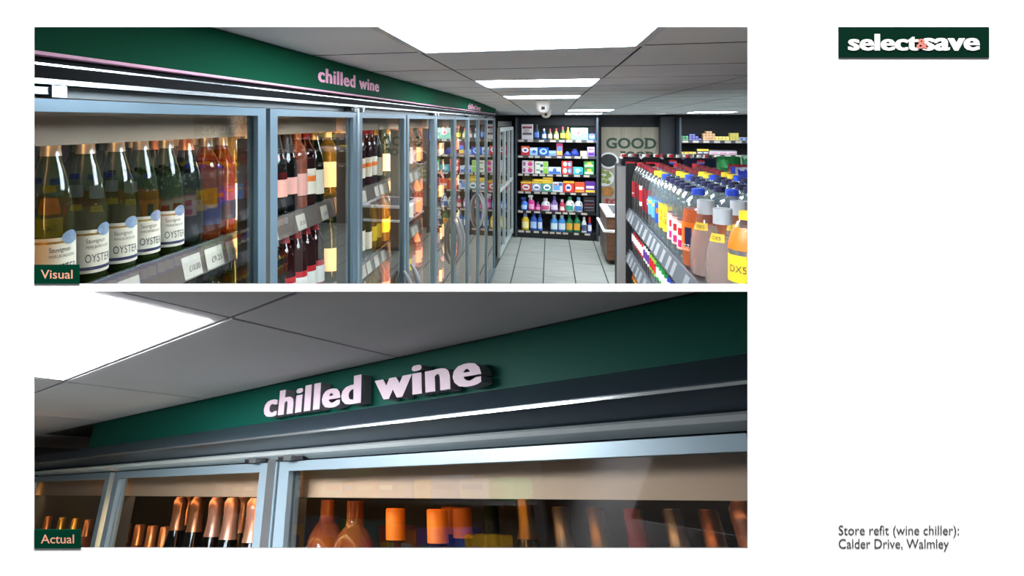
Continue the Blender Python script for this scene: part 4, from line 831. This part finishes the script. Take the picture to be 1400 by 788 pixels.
# crisp packets on the far side of the gondola
def packet(label, P, w_, h_, rot, base, acc):
    t = thing('crisp_packet', label, 'packet', P, rotz=rot, group='crisp packets behind the bottles'); px_, py_, pz_ = P
    def sheet(u0, u1, v0, v1, off, nu=8, nv=10):
        vs = []; fs = []
        for j in range(nv + 1):
            for i in range(nu + 1):
                u = u0 + (u1 - u0) * i / nu; v = v0 + (v1 - v0) * j / nv
                th = .036 * (1 - (2 * u - 1) ** 2) ** .6 * max(0, math.sin(PI * min(1, max(0, (v - .06) / .88)))) ** .6 + off
                th += .004 * math.sin(u * 17 + v * 9)
                vs.append((px_ + (u - .5) * w_, py_ - th, pz_ + v * h_))
        for j in range(nv):
            for i in range(nu): a = j * (nu + 1) + i; fs.append((a, a + 1, a + nu + 2, a + nu + 1))
        return vs, fs
    q = MB(); vs, fs = sheet(0, 1, 0, 1, 0.001); q.add(vs, fs); q.add([(x, 2 * py_ - y_, z) for x, y_, z in vs], [f[::-1] for f in fs])
    part('bag', q, shades(base), t, True)
    for (u0, u1, v0, v1, c) in acc:
        vs, fs = sheet(u0, u1, v0, v1, .0035, 5, 5); part('print_panel', MB().add(vs, fs), shades(c), t, True)
for (lab, X, yy, w_, h_, rot, base, acc) in (('green crisp packet with pale corner leaning behind the drink bottles', 1.075, 4.09, .13, .28, .06, '1f7a3a', [(.05, .5, .75, .95, '3aa85a'), (.2, .8, .15, .55, '5a3a28')]), ('red crisp packet tucked in front of the green packet', 1.10, 3.95, .12, .24, -.05, '8a2430', [(.1, .9, .72, .95, '2a4ac0'), (.3, .7, .2, .5, 'b84a3a')]),
        ('green and white crisp packet at the right edge behind the bottles', 1.20, 4.09, .11, .29, .0, 'a8d0b8', [(.05, .6, .5, .95, '2f8a52'), (.3, .9, .1, .4, 'e4ece8')]), ('blue and white crisp packet nearest, right edge behind the bottles', 1.115, 3.79, .16, .235, .05, 'b4b8cc', [(.05, .5, .5, .95, '2a38a8'), (.2, .8, .1, .5, '5a1828'), (.55, .95, .5, .9, 'dfe2ea')])):
    packet(lab, (X, yy, 1.6005), w_, h_, rot, base, acc)


# ------------------------------------------------------------------ lower picture: close view of the chilled wine sign, in its own tilted frame
TAU = math.atan(508.6 / 800); sT, cT = math.sin(TAU), math.cos(TAU); cP, sP = 0.7469, 0.6650
e1 = RT; e2 = FW * cT - UP * sT; uu = UP * cT + FW * sT
aa = -sP * e1 + cP * e2; bb = cP * e1 + sP * e2
DM = Matrix((-aa, bb, uu)).transposed().to_4x4(); DM.translation = EYE            # local x to the near right, y into the chiller, z up
def lray(px, py):
    a1, dy = px - CX, py - CY; q2 = sT * dy + cT * F; qu = sT * F - cT * dy
    return Vector((sP * a1 - cP * q2, cP * a1 + sP * q2, qu))
def onB(px, py, B): d = lray(px, py); return d * (B / d.y)
def onU(px, py, U): d = lray(px, py); return d * (U / d.z)
def lzc(x, y, z): return cT * (-x * cP + y * sP) + sT * z
HC = 0.18; T6 = 0.646; YF = 0.66; YDR = 0.68
def clip(poly, f):
    out = []
    for i in range(len(poly)):
        p, q = poly[i], poly[(i + 1) % len(poly)]; a, b = f(p), f(q)
        if a >= 0: out.append(p)
        if (a >= 0) != (b >= 0): t = a / (a - b); out.append(tuple(p[k] + (q[k] - p[k]) * t for k in range(2)))
    return out
vis = lambda p: lzc(p[0], p[1], HC) - 0.621
XEND = -3.4; XF0 = onB(125, 596, YF).x
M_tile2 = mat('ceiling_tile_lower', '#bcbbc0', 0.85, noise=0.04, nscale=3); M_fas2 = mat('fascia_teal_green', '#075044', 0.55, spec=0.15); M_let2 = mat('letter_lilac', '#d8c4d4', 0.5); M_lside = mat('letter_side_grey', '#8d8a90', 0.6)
M_corn = mat('cornice_slate', '#3c4a55', 0.3, 0.3); M_val2 = mat('valance_peach', '#e2b596', 0.5); M_glass2 = tint('door_glass_lower', '#ffffff', '#eef3f4', 1.0, 0.0, 1.0, 1.75)
M_frame2 = mat('door_frame_pale', '#8fa4b0', 0.35, 0.35)
def cp(px, py, z, up=0.0): return EYE + ray(px, py) * z + UP * up
dv = [cp(-700, 394, .5075), cp(1500, 394, .5075), cp(1330, 394, .640), cp(-560, 394, .640)]
struct('light_baffle_1', MB().prism([tuple(q) for q in dv], (0, 0, .0012)), M_dark, tuple(dv[0]), None, 'thin unseen sheet added behind the white strip to block upper shop light')  # added edge-on baffle stops upper shop light reaching the lower set
c0 = [(XEND, 1.2), (XEND, -0.44), (0.3, -0.44), (0.3, 1.2)]
bp_ = clip(c0, vis)
ce2 = struct('ceiling', MB().prism([(x, y, HC + .0022) for x, y in bp_], (0, 0, .0018)), M_grid, (-1.2, .3, HC), DM, 'suspended ceiling over the close-up sign')
def jx(k, y): return -(0.674 + 0.145 * (y - 0.34) + T6 * k)
for k in range(-2, 5):
    for j, (ya, yb) in enumerate(((-0.306, 0.34), (0.34, YF - .002), (YF - .002, 1.19))):
        if j == 2 and jx(k, ya) > XF0 - .01: continue
        g_ = .003
        q = [(jx(k + 1, ya) + g_, ya + g_), (jx(k, ya) - g_, ya + g_), (jx(k, yb) - g_, yb - g_), (jx(k + 1, yb) + g_, yb - g_)]
        if (k, j) == (0, 0):
            fm = .028; qi = [(q[0][0] + fm, q[0][1]), (q[1][0] - fm, q[1][1]), (q[2][0] - fm, q[2][1] - fm * .3), (q[3][0] + fm, q[3][1] - fm * .3)]
            qo, qi = clip(q, vis), clip(qi, vis); L2 = thing('ceiling_light', 'square light panel in the ceiling of the lower close-up picture', 'ceiling light', (-1.0, .2, HC), DM, group='square ceiling light panels')
            part('frame', MB().prism([(x, y, HC + .0005) for x, y in qo], (0, 0, .0015)), M_tile2, L2)
            part('diffuser', MB().prism([(x, y, HC - .0015) for x, y in qi], (0, 0, .0015)), M_panel2, L2); continue
        q = clip(q, vis)
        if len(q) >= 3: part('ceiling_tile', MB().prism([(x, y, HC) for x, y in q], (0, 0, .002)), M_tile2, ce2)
XR2 = onB(1040, 399, YF).x                                   # near right end, just past the opening
fs2 = thing('fascia_sign', 'teal green fascia with raised lilac chilled wine letters in the close-up', 'sign', (-1.1, YF, .1146), DM)
zt_, zb_ = HC - .0005, .1146
part('panel', MB().box(XF0, XR2, YF, YF + .02, zb_, zt_), M_fas2, fs2)
la, lb = onB(363, 560, YF - .02), onB(660, 505, YF - .02); lz0 = onB(640, 528, YF - .02).z; lz1 = onB(494, 513, YF - .02).z
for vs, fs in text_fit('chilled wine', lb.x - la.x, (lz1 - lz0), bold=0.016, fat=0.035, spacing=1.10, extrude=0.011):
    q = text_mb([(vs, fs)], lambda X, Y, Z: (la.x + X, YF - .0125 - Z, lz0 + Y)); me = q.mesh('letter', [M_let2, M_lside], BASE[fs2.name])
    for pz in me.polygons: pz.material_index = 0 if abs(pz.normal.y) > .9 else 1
    put('letter', me, fs2)
cn2 = thing('chiller_canopy', 'slate cornice and silver rail under the close-up sign', 'canopy', (-1.6, .65, .07), DM)
zc1 = .086
part('cornice', MB().prism([(XEND + .1, YF, zb_), (XEND + .1, .632, zc1 + .003), (XEND + .1, .632, zc1), (XEND + .1, .672, .0668), (XEND + .1, .70, .0668), (XEND + .1, .70, zb_)], (onB(1030, 500, .632).x - XEND - .1, 0, 0)), M_corn, cn2)
part('edge_line', MB().box(XEND + .1, onB(1030, 500, .632).x, .6305, .634, zc1 - .0015, zc1 + .0015), M_chrome, cn2)
XR3 = onB(1027, 640, YDR).x
part('silver_rail', MB().prism([(XEND + .1, .655, .0630), (XEND + .1, .668, .0665), (XEND + .1, .69, .052), (XEND + .1, .682, .051), (XEND + .1, .660, .058)], (onB(1036, 560, .66).x - XEND - .1, 0, 0)), mat('rail_satin_silver', '#c6d0d4', 0.4, 0.25), cn2)
# the chiller below
ZLO = -0.34
ch2 = thing('display_chiller', 'glass-door wine chiller seen close up under the raised sign', 'chiller', (-1.6, .9, ZLO), DM, group='run of wine chillers')
part('back_panel', MB().box(XEND + .1, onB(1024, 700, 1.16).x, 1.16, 1.18, ZLO, .045), M_black, ch2)
part('top_panel', MB().prism([(XEND + .1, .695, .046), (XR3, .695, .046), (onB(1026, 640, 1.18).x, 1.18, .046), (XEND + .1, 1.18, .046)], (0, 0, .01)), M_dark, ch2)
part('shelf', MB().prism([(XEND + .1, .72, -.335), (-.52, .72, -.335), (-.30, 1.15, -.335), (XEND + .1, 1.15, -.335)], (0, 0, .012)), M_shelf, ch2)
part('valance', MB().box(XEND + .1, onB(1028, 660, .725).x, .725, .732, -.0065, .046), M_val2, ch2)
part('valance_fill_glow', MB().box(XEND + .2, onB(1020, 670, .76).x, .74, .76, .010, .014), M_valfill, ch2)  # unseen fill added to lift the close-up bottle tops
MX = [onB(374, 690, YDR).x, onB(146, 700, YDR).x]
EX = [XR3 + .006, MX[0], MX[1], MX[1] - .84, XEND + .12]
for k in (1, 2, 3):
    x = EX[k]
    if k != 2: part('mullion', MB().box(x - .014, x + .014, .668, .70, ZLO, .052), M_chrome, ch2)
    part('post_fin', MB().box(x + .004, x + .010, .70, .745, ZLO, -.008), M_shelf, ch2)
    part('light_strip', MB().box(x - .003, x + .003, .715, .74, ZLO, -.02), M_led, ch2)
for k in range(4):
    x1, x0 = EX[k] - (.018 if k else 0), EX[k + 1] + .018; sw = .032 if k else 0.0; zt = .0485; zi = .0335
    dr = part('door', MB().box(x0, x1, .674, .70, zi, zt), M_frame2, ch2)
    part('stile', MB().box(x0, x0 + .032, .674, .70, ZLO, zi), M_frame2, dr)
    if k: part('stile', MB().box(x1 - .032, x1, .674, .70, ZLO, zi), M_frame2, dr)
    ga, gb = x0 + .032, x1 - sw; zl = lambda x, y: max(ZLO, (.522 - cT * (-x * cP + y * sP)) / sT)
    part('glass_pane', MB().hexa([(ga, .684, zl(ga, .684)), (gb, .684, zl(gb, .684)), (gb, .690, zl(gb, .69)), (ga, .690, zl(ga, .69)), (ga, .684, zi), (gb, .684, zi), (gb, .690, zi), (ga, .690, zi)]), M_glass2, dr)
    if k < 3:
        hx = EX[k + 1] if k % 2 == 0 else EX[k]; sg = 1 if k % 2 == 0 else -1
        if k: 
            a, b = sorted((hx + sg * .02, hx + sg * .10)); 
        else: a, b = hx + .02, hx + .10
        hb = part('hinge_arm', MB().box(a, b, .668, .69, .0495, .056), M_dark, dr); part('hinge_cap', MB().box(a + .03, a + .055, .660, .68, .0492, .060), M_chrome, hb)
# bottles behind the close-up glass
F_pinkf = mat('foil_pink', '#d9a08c', 0.3, 0.55)
kind('orange_cap', BORD, G_dgreen, (0.257, 0.301, 1.14), F_orcap, [(0.04, 0.13, 1.2, F_cream)], desc='dark wine bottle with bright orange screw cap', seg=24)
kind('round_rose', ROUND, tint('glass_rose_round', '#b0683c', '#f2b484', .5), None, None, [(0.15, 0.225, .55, F_white)], desc='round-shouldered rosé bottle with long clear neck', seg=24)
kind('fizz_pink', CHAM, G_black, (0.235, 0.314, 1.06), F_pinkf, [(0.04, 0.12, 1.1, F_cream)], desc='sparkling wine bottle with pink foil neck', seg=24)
kind('fizz_copper', CHAM, G_black, (0.24, 0.314, 1.06), F_copper, [(0.04, 0.12, 1.1, F_cream)], desc='black sparkling wine bottle with copper foil', seg=24)
kind('pale_short', [(r, z * .8) for r, z in BORD], G_rose, (0.19, 0.241, 1.08), F_copper, [(0.04, 0.12, 1.2, F_pinkl)], desc='short rosé bottle with copper capsule')
kind('gold_short', [(r, z * .8) for r, z in BORD], G_gold, (0.18, 0.241, 1.08), F_gold, [(0.04, 0.12, 1.2, F_yellow)], desc='short golden bottle with gold capsule')
GL = 'bottles behind the close-up chiller glass'; ZS = -.3225
LOW = [('round_rose', 447, .93, 'standing behind the other round bottle'), ('round_rose', 485, .83, 'left of the orange-capped bottles in the lower picture'), ('orange_cap', 541, .80, 'nearest the round rosé bottles, lower picture'), ('orange_cap', 598, .80, 'second of the orange-capped front bottles'),
       ('orange_cap', 616, .99, 'half hidden behind the second orange cap'), ('orange_cap', 632, .92, 'rightmost of the orange-capped group'), ('fizz_pink', 1021, 1.0, 'cut by the right edge of the lower picture'),
       ('fizz_copper', 243, .83, 'first of the foil necks in the lower left door'), ('fizz_copper', 267, .83, 'second of the foil necks in the lower left door'), ('fizz_pink', 293, .82, 'third of the foil necks in the lower left door'), ('fizz_pink', 315, .80, 'fourth of the foil necks in the lower left door'),
       ('fizz_pink', 347, .79, 'beside the silver mullion in the lower picture'), ('fizz_pink', 330, .95, 'in the back row beside the silver mullion'), ('fizz_copper', 255, .98, 'in the back row of the lower left door')]
for k, px, B, d in LOW:
    P = onB(px, 715, B); bottle(k, (P.x, B, ZS), -PI / 2 - .35, '%s, %s' % (KIND[k]['desc'].split(' with ')[0], d), GL, DM)
for n_, px in enumerate((170, 189, 207, 225)): P = onB(px, 735, .88); bottle('pale_short', (P.x, .88, ZS), -PI / 2, 'short rosé bottle, %s in low row, lower left door' % ORD[n_], GL, DM)
for n_, px in enumerate((60, 80, 99, 117)): P = onB(px, 735, .90); bottle('gold_short' if n_ in (1, 2) else 'pale_short', (P.x, .90, ZS), -PI / 2, '%s, %s behind far left glass, lower picture' % ('short golden bottle' if n_ in (1, 2) else 'short rosé bottle', ORD[n_]), GL, DM)
for n_, (px, k) in enumerate(((672, 'green_cream'), (720, 'hock'), (768, 'rose_clear'), (816, 'gold'), (868, 'red_red'), (922, 'yellow_band'), (972, 'burg_dark'))):
    P = onB(px, 715, 1.09); bottle(k, (P.x, 1.09, ZS), -PI / 2 - .3, '%s, %s in dim back row, lower picture' % (KIND[k]['desc'].split(' and ')[0], ORD[n_]), GL, DM)  # real bottles put in as stand-ins for goods reflected in the glass
struct('floor', MB().box(XEND, -1.15, -.44, .66, -.52, -.5), M_floor, (-2.2, .1, -.5), DM, 'unseen pale floor added to bounce light into the close-up aisle')  # raised bounce surface below view, added to brighten the lower ceiling
# far end and opposite side of that aisle
struct('light_stop_wall', MB().box(XEND - .03, XEND, -.45, 1.2, -.6, HC), M_wallgrey, (XEND, .3, -.6), DM, 'grey wall added to keep shop light out of the close-up aisle')  # added wall that shuts out light from the upper shop
rk = thing('shelving_bay', 'shelving across the aisle seen reflected in the close-up chiller glass', 'shelving', (-2.3, -.44, -.6), DM, group='rear wall shelving')
part('back_panel', MB().box(XEND + .01, -1.32, -.46, -.445, -.6, HC - .02), M_shelf, rk)
part('header_sign', MB().box(-2.75, -2.15, -.44, -.425, .06, .13), F_lime, rk)
for z in (-.02, -.25, -.5): part('shelf', MB().box(XEND + .02, -1.34, -.445, -.33, z - .012, z), M_lip, rk)
cl = ['2a4ab8', '5aa0e0', '3aa85a', 'c83a4a', '7a4ab0', 'e8b02a', 'd8dce4', '2f8a9a', 'e0702a']
i = 0
for z, h in ((-.02, .075), (-.25, .17), (-.5, .18)):
    x = -3.3
    while x < -1.45:
        wd = random.choice((.09, .11, .13)); c = cl[(i * 5 + int(z * 100)) % 9]; t = thing('product_box', 'packet reflected from the opposite shelf, %s of %s row' % (ORD[i % 30], {-.02: 'top', -.25: 'middle', -.5: 'bottom'}[z]), 'box', (x + wd / 2, -.39, z + .001), DM, group='packets across the close-up aisle')
        part('carton', MB().bbox(x + .004, x + wd - .004, -.44, -.34, z + .001, z + h * random.uniform(.8, 1), .004), shades(c), t); part('print_panel', MB().box(x + .02, x + wd - .02, -.34, -.338, z + .03, z + h * .6), shades(cl[(i + 3) % 9]), t)
        x += wd; i += 1
    i = 0

# hanging sign over the right-hand aisle, seen mirrored in the first chiller door
hs = thing('hanging_sign', 'brown hanging sign reading MEAL INSPIRATIONS, mirrored in the first chiller door', 'sign', (2.42, 6.66, 1.93))
part('board', MB().box(2.40, 2.43, 5.75, 7.58, 1.93, 2.20), mat('sign_brown', '#4a3f36', 0.6), hs)
for y in (6.0, 7.3): part('hanger', MB().box(2.412, 2.418, y - .004, y + .004, 2.20, ceil_z(y) - .001), M_alu, hs)
for txt, ya, yb, z0, h in (('MEAL', 6.98, 6.42, 2.085, .075), ('INSPIRATIONS', 7.46, 5.87, 1.965, .085)):
    for q in text_fit(txt, ya - yb, h, bold=0.02): part('letter', text_mb([q], lambda X, Y, Z: (2.398, ya - X, z0 + Y)), M_cream, hs)
